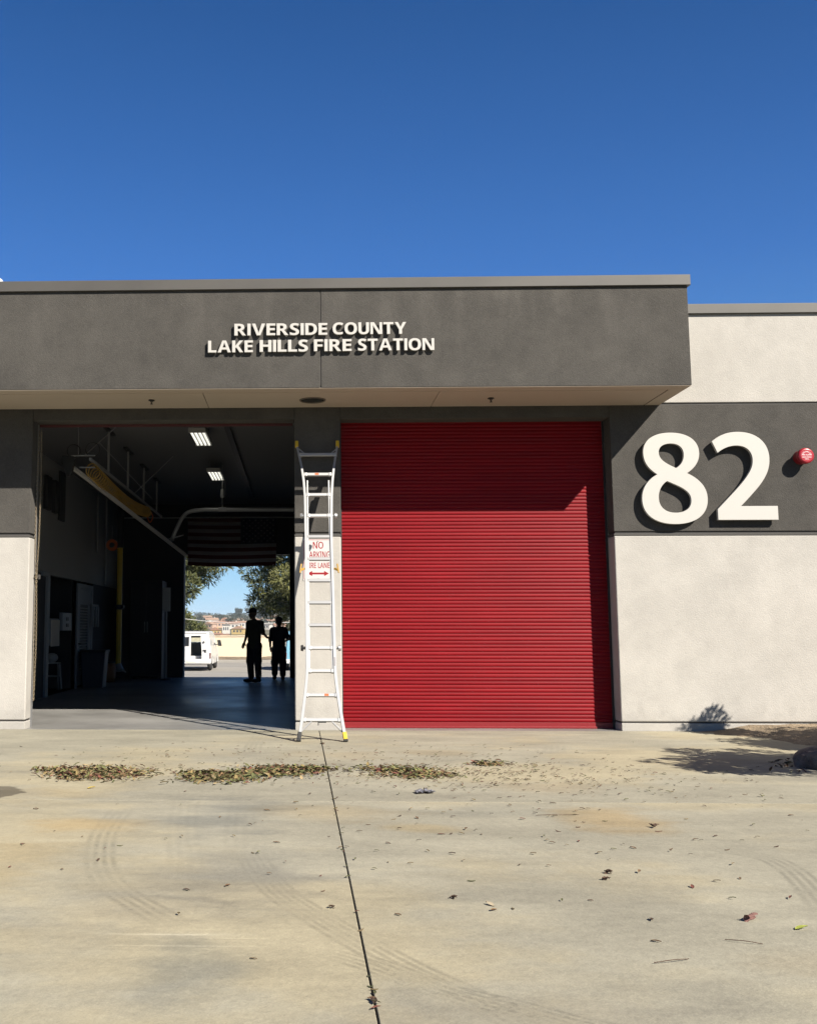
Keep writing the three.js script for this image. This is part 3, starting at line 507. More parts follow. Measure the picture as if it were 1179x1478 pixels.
// ------------------------------------------------------------------ inside the open bay
const tubeGlow = new THREE.MeshStandardMaterial({ color: rgb(0.8, 0.8, 0.75), emissive: rgb(1, 0.98, 0.86), emissiveIntensity: 0.45, roughness: 0.5 });
[[-1.72, -17.55, 'four-tube light on the ceiling nearest the bay opening'], [-1.81, -21.95, 'four-tube light on the ceiling farther into the bay']].forEach(([x, z, label]) => {
  const t = thing('ceiling_light', label, 'ceiling light', [x, 4.78, z], 0, 'ceiling lights in the open bay');
  obj('housing', [bx(-0.15, 0.15, 0.02, 0.07, -0.66, 0.66, 0.008), bx(-0.15, 0.15, -0.02, 0.02, 0.62, 0.66, 0.004), bx(-0.15, 0.15, -0.02, 0.02, -0.66, -0.62, 0.004), rod([-0.1, 0.07, 0.4], [-0.1, 0.26, 0.4], 0.006), rod([0.1, 0.07, -0.4], [0.1, 0.26, -0.4], 0.006)], M.galv, t);
  for (const k of [-1.5, -0.5, 0.5, 1.5]) obj('lamp_tube', rod([k * 0.07, 0.0, -0.61], [k * 0.07, 0.0, 0.61], 0.018, 0.018, 12), tubeGlow, t);
  const l = new THREE.RectAreaLight(new THREE.Color(1, 0.97, 0.86), 0.3, 0.26, 1.2); l.name = 'tube_light'; l.rotation.x = -Math.PI / 2; l.position.set(0, -0.024, 0); t.add(l);
});
{
  const t = thing('hose_rail', 'overhead rail on drop rods carrying the yellow coiled hose', 'rail', [-3.44, 0, 0]);
  obj('rail', [bx(-0.02, 0.02, 4.2, 4.25, -25.2, -16.4, 0.004)], M.galv, t);
  for (const z of [-18, -20.1, -22.2, -24.3]) { obj('drop_rod', bar([0, 4.25, z], [0, 5.03, z], 0.035, 0.035), M.galv, t); obj('ceiling_bracket', bx(-0.04, 0.04, 5.0, 5.039, z - 0.45, z + 0.35), M.black, t); }
  obj('cross_bar', [bar([-0.34, 4.3, -16.5], [0.06, 4.3, -16.5], 0.022, 0.022), bar([-0.2, 4.1, -16.5], [0.06, 4.1, -16.5], 0.02, 0.02)], M.galv, t);
  obj('stay', [rod([-0.14, 4.32, -16.6], [0.36, 5.04, -17.3], 0.009), rod([0.05, 4.2, -20.6], [0.82, 5.04, -20.9], 0.009), rod([-0.22, 4.3, -16.5], [-0.28, 5.03, -16.7], 0.009), rod([0.02, 4.62, -17], [0.3, 4.2, -21.5], 0.006)], M.galv, t);
  const h = thing('coiled_hose', 'yellow coiled air hose strung under the overhead rail', 'hose', [-3.44, 4.06, 0]);
  const pts = []; for (let i = 0; i <= 1500; i++) { const u = i / 1500, a = u * Math.PI * 2 * 42, z = -16.5 - 6.2 * Math.pow(u, 0.92); pts.push(V(0.105 * Math.cos(a), 0.115 * Math.sin(a) - 0.12 * Math.sin(u * Math.PI), z)); }
  raw('coil', boxUV(new THREE.TubeGeometry(new THREE.CatmullRomCurve3(pts), 2400, 0.009, 5)), M.amber, h);
  obj('hose_end', tube([[0.09, 0, -22.7], [0.12, -0.1, -22.85], [0.05, -0.22, -22.9], [-0.02, -0.1, -22.95]], 0.012, 24), M.orange, h);
  obj('hook', [new THREE.TorusGeometry(0.11, 0.007, 6, 26).translate(-0.3, 0.32, -16.5), new THREE.TorusGeometry(0.12, 0.007, 6, 26).translate(0.0, 0.36, -16.6)], M.black, h);
}
{
  const t = thing('exhaust_rail', 'silver slanting exhaust extraction rail with a black nozzle overhead', 'exhaust rail');
  const a = V(-3.78, 4.12, -16.6), b = V(-2.55, 3.08, -22.6);
  obj('rail', [rod(a.toArray(), b.toArray(), 0.04, 0.04, 14), bar([a.x + 0.06, a.y - 0.03, a.z], [b.x + 0.06, b.y - 0.03, b.z], 0.035, 0.035)], M.railSilver, t);
  obj('nozzle', [extrude([[-0.09, 0.17], [0.1, 0.17], [0.12, 0.08], [0.07, -0.1], [0.03, -0.17], [-0.03, -0.16], [-0.05, -0.08], [-0.1, 0.06]], 0.14, 0.015).translate(-3.84, 4.13, -16.62)], M.black, t);
  obj('duct', [tube([[-2.72, 3.32, -21.6], [-2.66, 3.55, -21.8], [-2.45, 3.95, -22], [-2.1, 4.02, -22], [-1.9, 4.02, -22]], 0.045, 40, 12), rod([-1.92, 4.02, -22], [4.5, 4.02, -22], 0.045, 0.045, 14)], M.galv, t);
  obj('hanger', [rod([-1.66, 4.02, -22], [-1.66, 5.04, -22], 0.008), bx(-1.75, -1.57, 3.98, 4.07, -22.06, -21.94, 0.01), rod([-1.66, 4.3, -22], [-1.66, 4.48, -22], 0.05, 0.035)], M.galv, t);
  obj('arm', bar([-2.8, 3.34, -21.6], [-2.45, 3.42, -21.5], 0.02, 0.03), M.galv, t);
}
{
  const t = thing('exhaust_hose', 'yellow vertical exhaust hose hanging near the left wall', 'hose', [-4.62, 0, -26]);
  const pr = []; for (let i = 0; i <= 120; i++) { const y = 0.5 + 3.0 * (i / 120); pr.push(new THREE.Vector2(0.066 + (i % 2 ? 0.008 : 0), y)); }
  obj('hose', new THREE.LatheGeometry(pr, 18), M.yellow, t);
  obj('collar', [rod([0, 1.9, 0], [0, 2.02, 0], 0.09, 0.09, 18), rod([0.08, 1.97, 0.04], [0.13, 1.97, 0.06], 0.05, 0.05)], M.black, t);
  obj('upper_hose', [rod([0, 3.5, 0], [0, 4.35, -0.1], 0.09, 0.08, 16), rod([0, 4.34, -0.1], [-0.1, 5.03, -0.3], 0.08, 0.08, 16)], M.black, t);
  obj('nozzle', [rod([0, 0.5, 0], [0.06, 0.34, 0.05], 0.075, 0.1, 16), bar([-0.02, 0.42, 0.08], [0.22, 0.3, 0.1], 0.03, 0.03)], M.steel, t);
  const b = thing('hose_balancer', 'round orange balancer hung beside the yellow exhaust hose', 'balancer', [-4.83, 3.57, -26]);
  obj('drum', rod([0, 0, -0.05], [0, 0, 0.05], 0.15, 0.15, 24), M.orange, b); obj('spool', rod([0, 0, 0.05], [0, 0, 0.08], 0.07, 0.06, 18), M.black, b);
  obj('hook', rod([0, 0.14, 0], [0, 0.5, 0], 0.012), M.steel, b);
}
{
  const t = thing('louvred_door', 'pale blue-grey door with a dark louvre panel on left wall', 'door', [-5.3, 0, -24.75]);
  obj('frame', [bx(0.0, 0.05, 0, 2.5, 0.66, 0.78, 0.008), bx(0.0, 0.05, 0, 2.5, -1.0, -0.88, 0.008), bx(0, 0.05, 2.38, 2.5, -0.88, 0.66, 0.008)], M.bluegrey, t);
  obj('leaf', [bx(0.0, 0.03, 0.05, 2.38, 0.42, 0.62, 0.005), bx(0.0, 0.03, 0.05, 2.38, -0.86, -0.5, 0.005), bx(0.0, 0.03, 2.0, 2.38, -0.5, 0.42, 0.005), bx(0.0, 0.03, 0.05, 0.4, -0.5, 0.42, 0.005)], M.bluegrey, t);
  obj('backing', bx(-0.02, 0.0, 0.3, 2.1, -0.6, 0.5), M.black, t);
  for (let i = 0; i < 22; i++) obj('louvre', new THREE.BoxGeometry(0.03, 0.012, 0.92).rotateZ(-0.6).translate(0.012, 0.44 + i * 0.07, -0.04), M.galv, t);
  obj('handle', [rod([0.03, 1.05, 0.55], [0.09, 1.05, 0.55], 0.02), rod([0.08, 1.05, 0.56], [0.08, 1.05, 0.4], 0.014)], M.black, t);
}
{
  const p = thing('paper_sheet', 'pale paper roll hanging on the dark left wall of the bay', 'paper towel', [-5.2, 1.33, -21.6]);
  obj('sheet', bx(-0.02, 0.0, -0.29, 0.27, -0.36, 0.34, 0.004), M.paper, p); obj('dispenser', bx(-0.1, -0.021, -0.27, 0.3, -0.38, 0.36, 0.02), M.bluegrey, p);
  const e = thing('electrical_panel', 'small grey electrical panel with two switches behind the paper', 'electrical panel', [-5.25, 1.57, -22.75]);
  obj('box', bx(-0.05, 0.03, -0.2, 0.2, -0.45, 0.45, 0.01), M.bluegrey, e); obj('switch', bx(0.03, 0.05, 0.02, 0.1, -0.1, 0.1, 0.004), M.black, e); obj('switch', bx(0.03, 0.05, -0.12, -0.04, -0.1, 0.1, 0.004), M.black, e);
  const h = thing('coat_hooks', 'rack of pale straps hanging beside the louvred door', 'hook rack', [-5.2, 1.95, -25.9]);
  obj('board', bx(-0.06, -0.02, -0.06, 0.08, -0.42, 0.42, 0.006), M.bluegrey, h);
  for (const z of [-0.32, -0.02, 0.3]) obj('strap', bx(-0.02, 0.01, -0.5, 0.02, z - 0.05, z + 0.05, 0.006), M.bluegrey, h);
  const s = thing('step_stool', 'small pale folding step stool standing by left wall', 'step stool', [-5.75, 0, -23.6]);
  for (const [x, z] of [[-0.2, -0.15], [0.2, -0.15], [-0.2, 0.15], [0.2, 0.15]]) obj('leg', bar([x * 0.8, 0.6, z * 0.6], [x, 0, z], 0.03, 0.03), M.galv, s);
  obj('step', bx(-0.18, 0.18, 0.6, 0.63, -0.12, 0.12, 0.006), M.whitePaint, s); obj('step', bx(-0.19, 0.19, 0.3, 0.33, 0.02, 0.18, 0.006), M.galv, s);
  const bag = obj('white_bag', new THREE.SphereGeometry(0.13, 18, 12).scale(1.1, 0.85, 0.8), M.whitePaint); bag.position.set(-5.75, 0.735, -23.6); tag(bag, 'crumpled white bag resting on the step stool', 'bag');
  const dr = thing('drum', 'dull orange drum standing under the yellow exhaust hose', 'drum', [-5.05, 0, -26.9]);
  obj('body', new THREE.LatheGeometry([[0, 0], [0.2, 0], [0.2, 0.16], [0.207, 0.18], [0.2, 0.2], [0.2, 0.36], [0.207, 0.38], [0.2, 0.4], [0.2, 0.5], [0, 0.5]].map((q) => new THREE.Vector2(...q)), 24), std({ color: rgb(0.25, 0.09, 0.02), roughness: 0.6 }), dr);
  obj('lid', rod([0, 0.5, 0], [0, 0.53, 0], 0.19, 0.18, 24), M.black, dr);
  const bn = thing('bin', 'tall dark blue bin beside the orange drum', 'bin', [-4.95, 0, -24.6]);
  obj('body', extrude([[-0.24, 0], [0.24, 0], [0.3, 0.85], [-0.3, 0.85]], 0.5, 0.02).translate(0, 0, -0.25), std({ color: rgb(0.01, 0.014, 0.03), roughness: 0.6 }), bn); obj('lid', bx(-0.32, 0.32, 0.85, 0.9, -0.28, 0.28, 0.015), M.black, bn);
  const fr = thing('tall_cabinet', 'tall black cabinet against the back wall of the bay', 'cabinet', [-4.25, 0, -28.6]);
  obj('body', bx(-0.45, 0.45, 0.08, 2.75, -0.6, 0.35, 0.015), M.black, fr); obj('door', bx(-0.44, -0.005, 0.12, 2.7, 0.35, 0.37, 0.005), M.inLower, fr); obj('door', bx(0.005, 0.44, 0.12, 2.7, 0.35, 0.37, 0.005), M.inLower, fr);
  obj('handle', [rod([-0.04, 1.3, 0.41], [-0.04, 1.6, 0.41], 0.01), rod([0.04, 1.3, 0.41], [0.04, 1.6, 0.41], 0.01)], M.steel, fr);
  for (const x of [-0.4, 0.4]) obj('foot', bx(x - 0.04, x + 0.04, 0, 0.08, -0.5, 0.3), M.black, fr);
  const sg = thing('post_sign', 'plain white board on a slim post beside the rear opening', 'sign', [-3.64, 0, -27.9]);
  obj('board', bx(-0.11, 0.11, 1.88, 2.54, 0.0, 0.012, 0.004), M.whitePaint, sg); obj('post', rod([0, 0.02, -0.015], [0, 2.5, -0.015], 0.018), M.galv, sg); obj('base', rod([0, 0, -0.015], [0, 0.03, -0.015], 0.17, 0.16, 24), M.black, sg);
}
{
  // flag hung over the rear opening, seen with the canton at upper right
  const f = thing('flag', 'large striped flag with a dark canton hung over the rear opening', 'flag', [-1.9, 4.6, -28.95]);
  const w = 2.56, h = 1.38, nx = 48, ny = 13 * 2, pos = (u, v) => { const sag = 0.03 * Math.sin(u * Math.PI); return [(u - 0.5) * w, -v * h - sag * (0.3 + v), 0.03 * Math.sin(u * 17) * v + 0.02 * Math.sin(u * 7 + 2)]; };
  const strip = (u0, u1, v0, v1, n) => { const p = [], idx = []; for (const v of [v0, (v0 + v1) / 2, v1]) for (let i = 0; i <= n; i++) p.push(...pos(lerp(u0, u1, i / n), v)); for (let j = 0; j < 2; j++) for (let i = 0; i < n; i++) { const a = j * (n + 1) + i; idx.push(a, a + n + 1, a + 1, a + 1, a + n + 1, a + n + 2); } const g = new THREE.BufferGeometry(); g.setAttribute('position', new THREE.Float32BufferAttribute(p, 3)); g.setIndex(idx); g.computeVertexNormals(); return boxUV(g); };
  const cloth = (r, g, b) => new THREE.MeshPhysicalMaterial({ color: rgb(r, g, b), roughness: 0.95, transmission: 0.08, thickness: 0, side: THREE.DoubleSide });
  const red = cloth(0.06, 0.005, 0.006), white = cloth(0.2, 0.19, 0.195), blue = cloth(0.006, 0.008, 0.02);
  for (let i = 0; i < 13; i++) raw('stripe', strip(0, i < 7 ? 0.6 : 1, i / 13, (i + 1) / 13, i < 7 ? 28 : 46), i % 2 ? white : red, f);
  raw('canton', strip(0.6, 1, 0, 7 / 13, 20), blue, f);
  const star = []; for (let k = 0; k < 10; k++) { const a = -Math.PI / 2 + k * Math.PI / 5, r = k % 2 ? 0.014 : 0.036; star.push([r * Math.cos(a), -r * Math.sin(a)]); }
  const stars = []; for (let j = 0; j < 9; j++) for (let i = 0; i < 11; i++) if ((i + j) % 2 === 0) { const q = pos(0.6 + 0.4 * (i + 1) / 12, (7 / 13) * (j + 1) / 10); stars.push(extrude(star, 0.002).translate(q[0], q[1], q[2] + 0.006)); }
  obj('stars', stars, white, f);
  obj('rope', rod([-1.45, 0.02, 0], [1.45, 0.02, 0], 0.012), M.steel, f);
}
{
  // hoist chain by the left jamb
  const t = thing('hoist_chain', 'looped steel hoist chain hanging beside the left door jamb', 'chain', [-3.855, 0, -14.74]);
  const link = new THREE.TorusGeometry(0.013, 0.004, 5, 10).scale(0.8, 1.35, 1), links = [];
  const R = rng(9), H0 = 0.42, H1 = 4.4, n = 122;
  for (const s of [-1, 1]) for (let i = 0; i < n; i++) { const u = i / n, y = lerp(H0, H1, u), open = 0.026 * Math.min(1, u * 5) * (1 - 0.5 * Math.exp(-Math.pow((y - 2.2) / 0.35, 2))); links.push(link.clone().rotateY((i % 2) * Math.PI / 2 + 0.4 + (R() - 0.5) * 0.3).translate(s * open + 0.008 * Math.sin(y * 2 + s), y, 0.012 * s)); }
  links.push(link.clone().translate(0, H0 - 0.02, 0));
  tag(obj('links', links, std({ color: rgb(0.26, 0.21, 0.14), metalness: 0.6, roughness: 0.5 }), t), null, null, null, 'stuff');
  obj('chain_keeper', [bx(-0.05, 0.05, 2.15, 2.22, -0.05, -0.03, 0.006), rod([-0.03, 2.18, -0.03], [-0.03, 2.18, 0.03], 0.006), rod([0.03, 2.18, -0.03], [0.03, 2.18, 0.03], 0.006)], M.reveal, t);
}

// ------------------------------------------------------------------ people (smooth-joined tapered limbs, meshed by surface nets)
function sdfMesh(bones, cell, k) {
  let lo = [1e9, 1e9, 1e9], hi = [-1e9, -1e9, -1e9];
  for (const b of bones) for (const o of [0, 4]) for (let c = 0; c < 3; c++) { lo[c] = Math.min(lo[c], b[o + c] - b[o + 3] - 3 * cell); hi[c] = Math.max(hi[c], b[o + c] + b[o + 3] + 3 * cell); }
  const n = lo.map((l, c) => Math.ceil((hi[c] - l) / cell) + 1), F = new Float32Array(n[0] * n[1] * n[2]);
  let o = 0;
  for (let z = 0; z < n[2]; z++) for (let y = 0; y < n[1]; y++) for (let x = 0; x < n[0]; x++, o++) {
    const px = lo[0] + x * cell, py = lo[1] + y * cell, pz = lo[2] + z * cell; let d = 1e9;
    for (const b of bones) {
      const dx = b[4] - b[0], dy = b[5] - b[1], dz = b[6] - b[2], qx = px - b[0], qy = py - b[1], qz = pz - b[2], t = clamp((qx * dx + qy * dy + qz * dz) / (dx * dx + dy * dy + dz * dz + 1e-9));
      const e = Math.hypot(qx - t * dx, qy - t * dy, qz - t * dz) - lerp(b[3], b[7], t), h = Math.max(k - Math.abs(d - e), 0) / k;
      d = d > 1e8 ? e : Math.min(d, e) - h * h * k * 0.25;
    }
    F[o] = d;
  }
  const idx = new Int32Array(F.length).fill(-1), P = [], T = [], sx = 1, sy = n[0], sz = n[0] * n[1], corners = [0, sx, sy, sx + sy, sz, sx + sz, sy + sz, sx + sy + sz];
  const edges = [[0, 1], [0, 2], [0, 4], [1, 3], [1, 5], [2, 3], [2, 6], [3, 7], [4, 5], [4, 6], [5, 7], [6, 7]];
  for (let z = 0; z < n[2] - 1; z++) for (let y = 0; y < n[1] - 1; y++) for (let x = 0; x < n[0] - 1; x++) {
    const i = x + y * sy + z * sz; let ax = 0, ay = 0, az = 0, m = 0;
    for (const [a, b] of edges) { const fa = F[i + corners[a]], fb = F[i + corners[b]]; if ((fa < 0) !== (fb < 0)) { const t = fa / (fa - fb); ax += lerp(a & 1, b & 1, t); ay += lerp((a >> 1) & 1, (b >> 1) & 1, t); az += lerp(a >> 2, b >> 2, t); m++; } }
    if (m) { idx[i] = P.length / 3; P.push(lo[0] + (x + ax / m) * cell, lo[1] + (y + ay / m) * cell, lo[2] + (z + az / m) * cell); }
  }
  const quad = (a, b, c, d, flip) => { if (a < 0 || b < 0 || c < 0 || d < 0) return; flip ? T.push(a, c, b, b, c, d) : T.push(a, b, c, b, d, c); };
  for (let z = 1; z < n[2] - 1; z++) for (let y = 1; y < n[1] - 1; y++) for (let x = 1; x < n[0] - 1; x++) {
    const i = x + y * sy + z * sz, f = F[i] < 0;
    if (f !== F[i + sx] < 0) quad(idx[i - sy - sz], idx[i - sz], idx[i - sy], idx[i], !f);
    if (f !== F[i + sy] < 0) quad(idx[i - sx - sz], idx[i - sz], idx[i - sx], idx[i], f);
    if (f !== F[i + sz] < 0) quad(idx[i - sx - sy], idx[i - sy], idx[i - sx], idx[i], !f);
  }
  const g = new THREE.BufferGeometry(); g.setAttribute('position', new THREE.Float32BufferAttribute(P, 3)); g.setIndex(T); g.computeVertexNormals(); return boxUV(g);
}
const skin = std({ color: rgb(0.12, 0.065, 0.045), roughness: 0.6 });
const cl = (r, g, b) => std({ color: rgb(r, g, b), roughness: 0.9 });
// a hand: palm, four fingers and a thumb, hanging from the wrist towards d
function hand(w, d, side) {
  const W = V(...w), D = V(...d).normalize(), S = V(side[0], side[1], side[2]).normalize(), Nn = D.clone().cross(S).normalize(), at = (a, b, c) => W.clone().addScaledVector(D, a).addScaledVector(S, b).addScaledVector(Nn, c).toArray();
  const bones = [];
  for (let i = 0; i < 4; i++) { const s = (i - 1.5) * 0.021, l = [0.072, 0.083, 0.078, 0.06][i]; bones.push([...at(0.01, s * 0.7, 0), 0.017, ...at(0.085, s, 0), 0.0125], [...at(0.085, s, 0), 0.0105, ...at(0.085 + l * 0.55, s, 0.012), 0.0095], [...at(0.085 + l * 0.55, s, 0.012), 0.0095, ...at(0.085 + l * 0.95, s * 0.95, 0.034), 0.008]); }
  bones.push([...at(0.025, -0.032, 0.004), 0.014, ...at(0.06, -0.055, 0.018), 0.0115], [...at(0.06, -0.055, 0.018), 0.011, ...at(0.092, -0.056, 0.03), 0.0095]);
  return bones;
}
function person(name, label, pos, q) {
  const t = thing(name, label, 'person', pos);
  const { head, face, shL, shR, elL, elR, wrL, wrR, hipL, hipR, knL, knR, anL, anR, toeL, toeR, chest, waist, neck } = q;
  const F = V(...face).normalize(), U = V(0, 1, 0), S = F.clone().cross(U).normalize(), hp = (f, u, s) => V(...head).addScaledVector(F, f).addScaledVector(U, u).addScaledVector(S, s).toArray();
  const cap = (a, ra, b, rb) => [...a, ra, ...b, rb];
  const headBones = [cap(hp(-0.015, 0.03, 0), 0.098, hp(0.0, 0.02, 0), 0.092), cap(hp(0.02, -0.03, 0), 0.075, hp(0.04, -0.09, 0), 0.045), cap(hp(0.09, 0.0, 0), 0.012, hp(0.108, -0.025, 0), 0.016), cap(hp(0.08, -0.062, -0.02), 0.012, hp(0.08, -0.062, 0.02), 0.012), cap(hp(-0.01, 0.005, 0.088), 0.012, hp(-0.012, -0.03, 0.09), 0.011), cap(hp(-0.01, 0.005, -0.088), 0.012, hp(-0.012, -0.03, -0.09), 0.011), cap(hp(0.085, 0.018, 0.035), 0.012, hp(0.088, 0.018, 0.03), 0.012), cap(hp(0.085, 0.018, -0.035), 0.012, hp(0.088, 0.018, -0.03), 0.012)];
  const core = [cap(neck, 0.055, hp(-0.02, -0.06, 0), 0.052), cap(chest, 0.13, waist, 0.125), cap(shL, 0.06, shR, 0.06), cap(shL, 0.052, elL, 0.042), cap(elL, 0.041, wrL, 0.029), cap(shR, 0.052, elR, 0.042), cap(elR, 0.041, wrR, 0.029), cap(hipL, 0.09, knL, 0.06), cap(knL, 0.056, anL, 0.04), cap(hipR, 0.09, knR, 0.06), cap(knR, 0.056, anR, 0.04), cap(hipL, 0.1, hipR, 0.1)];
  const body = sdfMesh(core, 0.014, 0.05), hd = sdfMesh(headBones, 0.007, 0.02);
  const hl = sdfMesh(hand(wrL, V(...wrL).sub(V(...elL)).toArray(), face), 0.0045, 0.008), hr = sdfMesh(hand(wrR, V(...wrR).sub(V(...elR)).toArray(), face), 0.0045, 0.008);
  raw('body', join([body, hd, hl, hr]), skin, t);
  const mid = (a, b, k) => a.map((v, i) => lerp(v, b[i], k));
  raw('shirt', sdfMesh([cap(chest, 0.178, waist, 0.17), cap(shL, 0.078, shR, 0.078), cap(mid(chest, shL, 0.55), 0.135, mid(chest, shR, 0.55), 0.135), cap(shL, 0.074, mid(shL, elL, 0.85), 0.066), cap(shR, 0.074, mid(shR, elR, 0.85), 0.066), cap(waist, 0.15, mid(mid(hipL, hipR, 0.5), waist, 0.2), 0.15), cap(neck, 0.062, mid(neck, chest, 0.3), 0.09)], 0.014, 0.06), q.shirt, t);
  const pel = mid(hipL, hipR, 0.5);
  raw('trousers', sdfMesh([cap(mid(hipL, pel, 0.1), 0.115, mid(hipR, pel, 0.1), 0.115), cap(hipL, 0.115, knL, 0.1), cap(knL, 0.098, mid(knL, anL, 0.92), 0.084), cap(hipR, 0.115, knR, 0.1), cap(knR, 0.098, mid(knR, anR, 0.92), 0.084)], 0.014, 0.05), q.trousers, t);
  for (const [an, toe] of [[anL, toeL], [anR, toeR]]) { const back = mid(an, toe, -0.22); back[1] = toe[1] + 0.008; raw('boot', sdfMesh([cap([an[0], an[1] + 0.04, an[2]], 0.062, [an[0], toe[1] + 0.03, an[2]], 0.055), cap(back, 0.042, mid(back, toe, 0.6), 0.048), cap(mid(back, toe, 0.6), 0.046, toe, 0.04)], 0.01, 0.03), M.black, t); }
  if (q.cap) {
    const c = [cap(hp(-0.02, 0.075, 0), 0.1, hp(0.005, 0.07, 0), 0.098)];
    const brim = [cap(hp(0.09, 0.055, -0.05), 0.014, hp(0.15, 0.048, 0), 0.01), cap(hp(0.09, 0.055, 0.05), 0.014, hp(0.15, 0.048, 0), 0.01), cap(hp(0.09, 0.055, -0.04), 0.014, hp(0.09, 0.055, 0.04), 0.014), cap(hp(0.09, 0.06, 0), 0.016, hp(0.165, 0.046, 0), 0.01)];
    raw('cap', sdfMesh([...c, ...brim], 0.008, 0.03), q.cap, t);
  } else raw('hair', sdfMesh([cap(hp(-0.03, 0.06, 0), 0.1, hp(0.0, 0.075, 0), 0.09), cap(hp(-0.06, 0.0, 0), 0.07, hp(-0.05, -0.04, 0), 0.055)], 0.009, 0.03), q.hair, t);
  return t;
}
person('person', 'person in cap, dark shirt and boots standing with one arm reaching out', [-1.19, 0, -26.77], {
  head: [-0.01, 1.79, 0], face: [-0.92, -0.02, -0.35], neck: [0.025, 1.62, 0], chest: [0.05, 1.42, 0], waist: [0.035, 1.12, 0], shL: [-0.105, 1.54, -0.1], shR: [0.205, 1.54, 0.1], elL: [-0.165, 1.24, -0.12], wrL: [-0.24, 1.03, -0.16], elR: [0.275, 1.29, 0.14], wrR: [0.36, 1.19, -0.08],
  hipL: [-0.055, 0.95, -0.04], hipR: [0.125, 0.95, 0.04], knL: [-0.075, 0.56, -0.06], knR: [0.13, 0.56, 0.06], anL: [-0.045, 0.13, -0.05], anR: [0.15, 0.13, 0.07], toeL: [-0.22, 0.045, -0.12], toeR: [0.0, 0.045, 0.02], shirt: cl(0.035, 0.035, 0.02), trousers: cl(0.012, 0.012, 0.018), cap: cl(0.01, 0.01, 0.012),
});
person('person', 'person with short dark hair and dark clothes standing nearest the rear opening', [-0.53, 0, -28.0], {
  head: [0, 1.58, 0.02], face: [-0.3, -0.05, -0.95], neck: [-0.005, 1.42, 0], chest: [-0.005, 1.25, 0], waist: [0.0, 0.98, 0], shL: [-0.165, 1.355, 0.02], shR: [0.155, 1.365, -0.02], elL: [-0.24, 1.1, 0.02], wrL: [-0.235, 0.9, -0.04], elR: [0.275, 1.13, 0.05], wrR: [0.16, 1.05, -0.14],
  hipL: [-0.085, 0.84, 0], hipR: [0.09, 0.84, 0], knL: [-0.115, 0.48, -0.1], knR: [0.105, 0.48, 0.02], anL: [-0.12, 0.14, -0.22], anR: [0.11, 0.12, 0.06], toeL: [-0.15, 0.04, -0.4], toeR: [0.1, 0.04, -0.12], shirt: cl(0.014, 0.014, 0.02), trousers: cl(0.012, 0.012, 0.016), hair: cl(0.01, 0.008, 0.006),
});

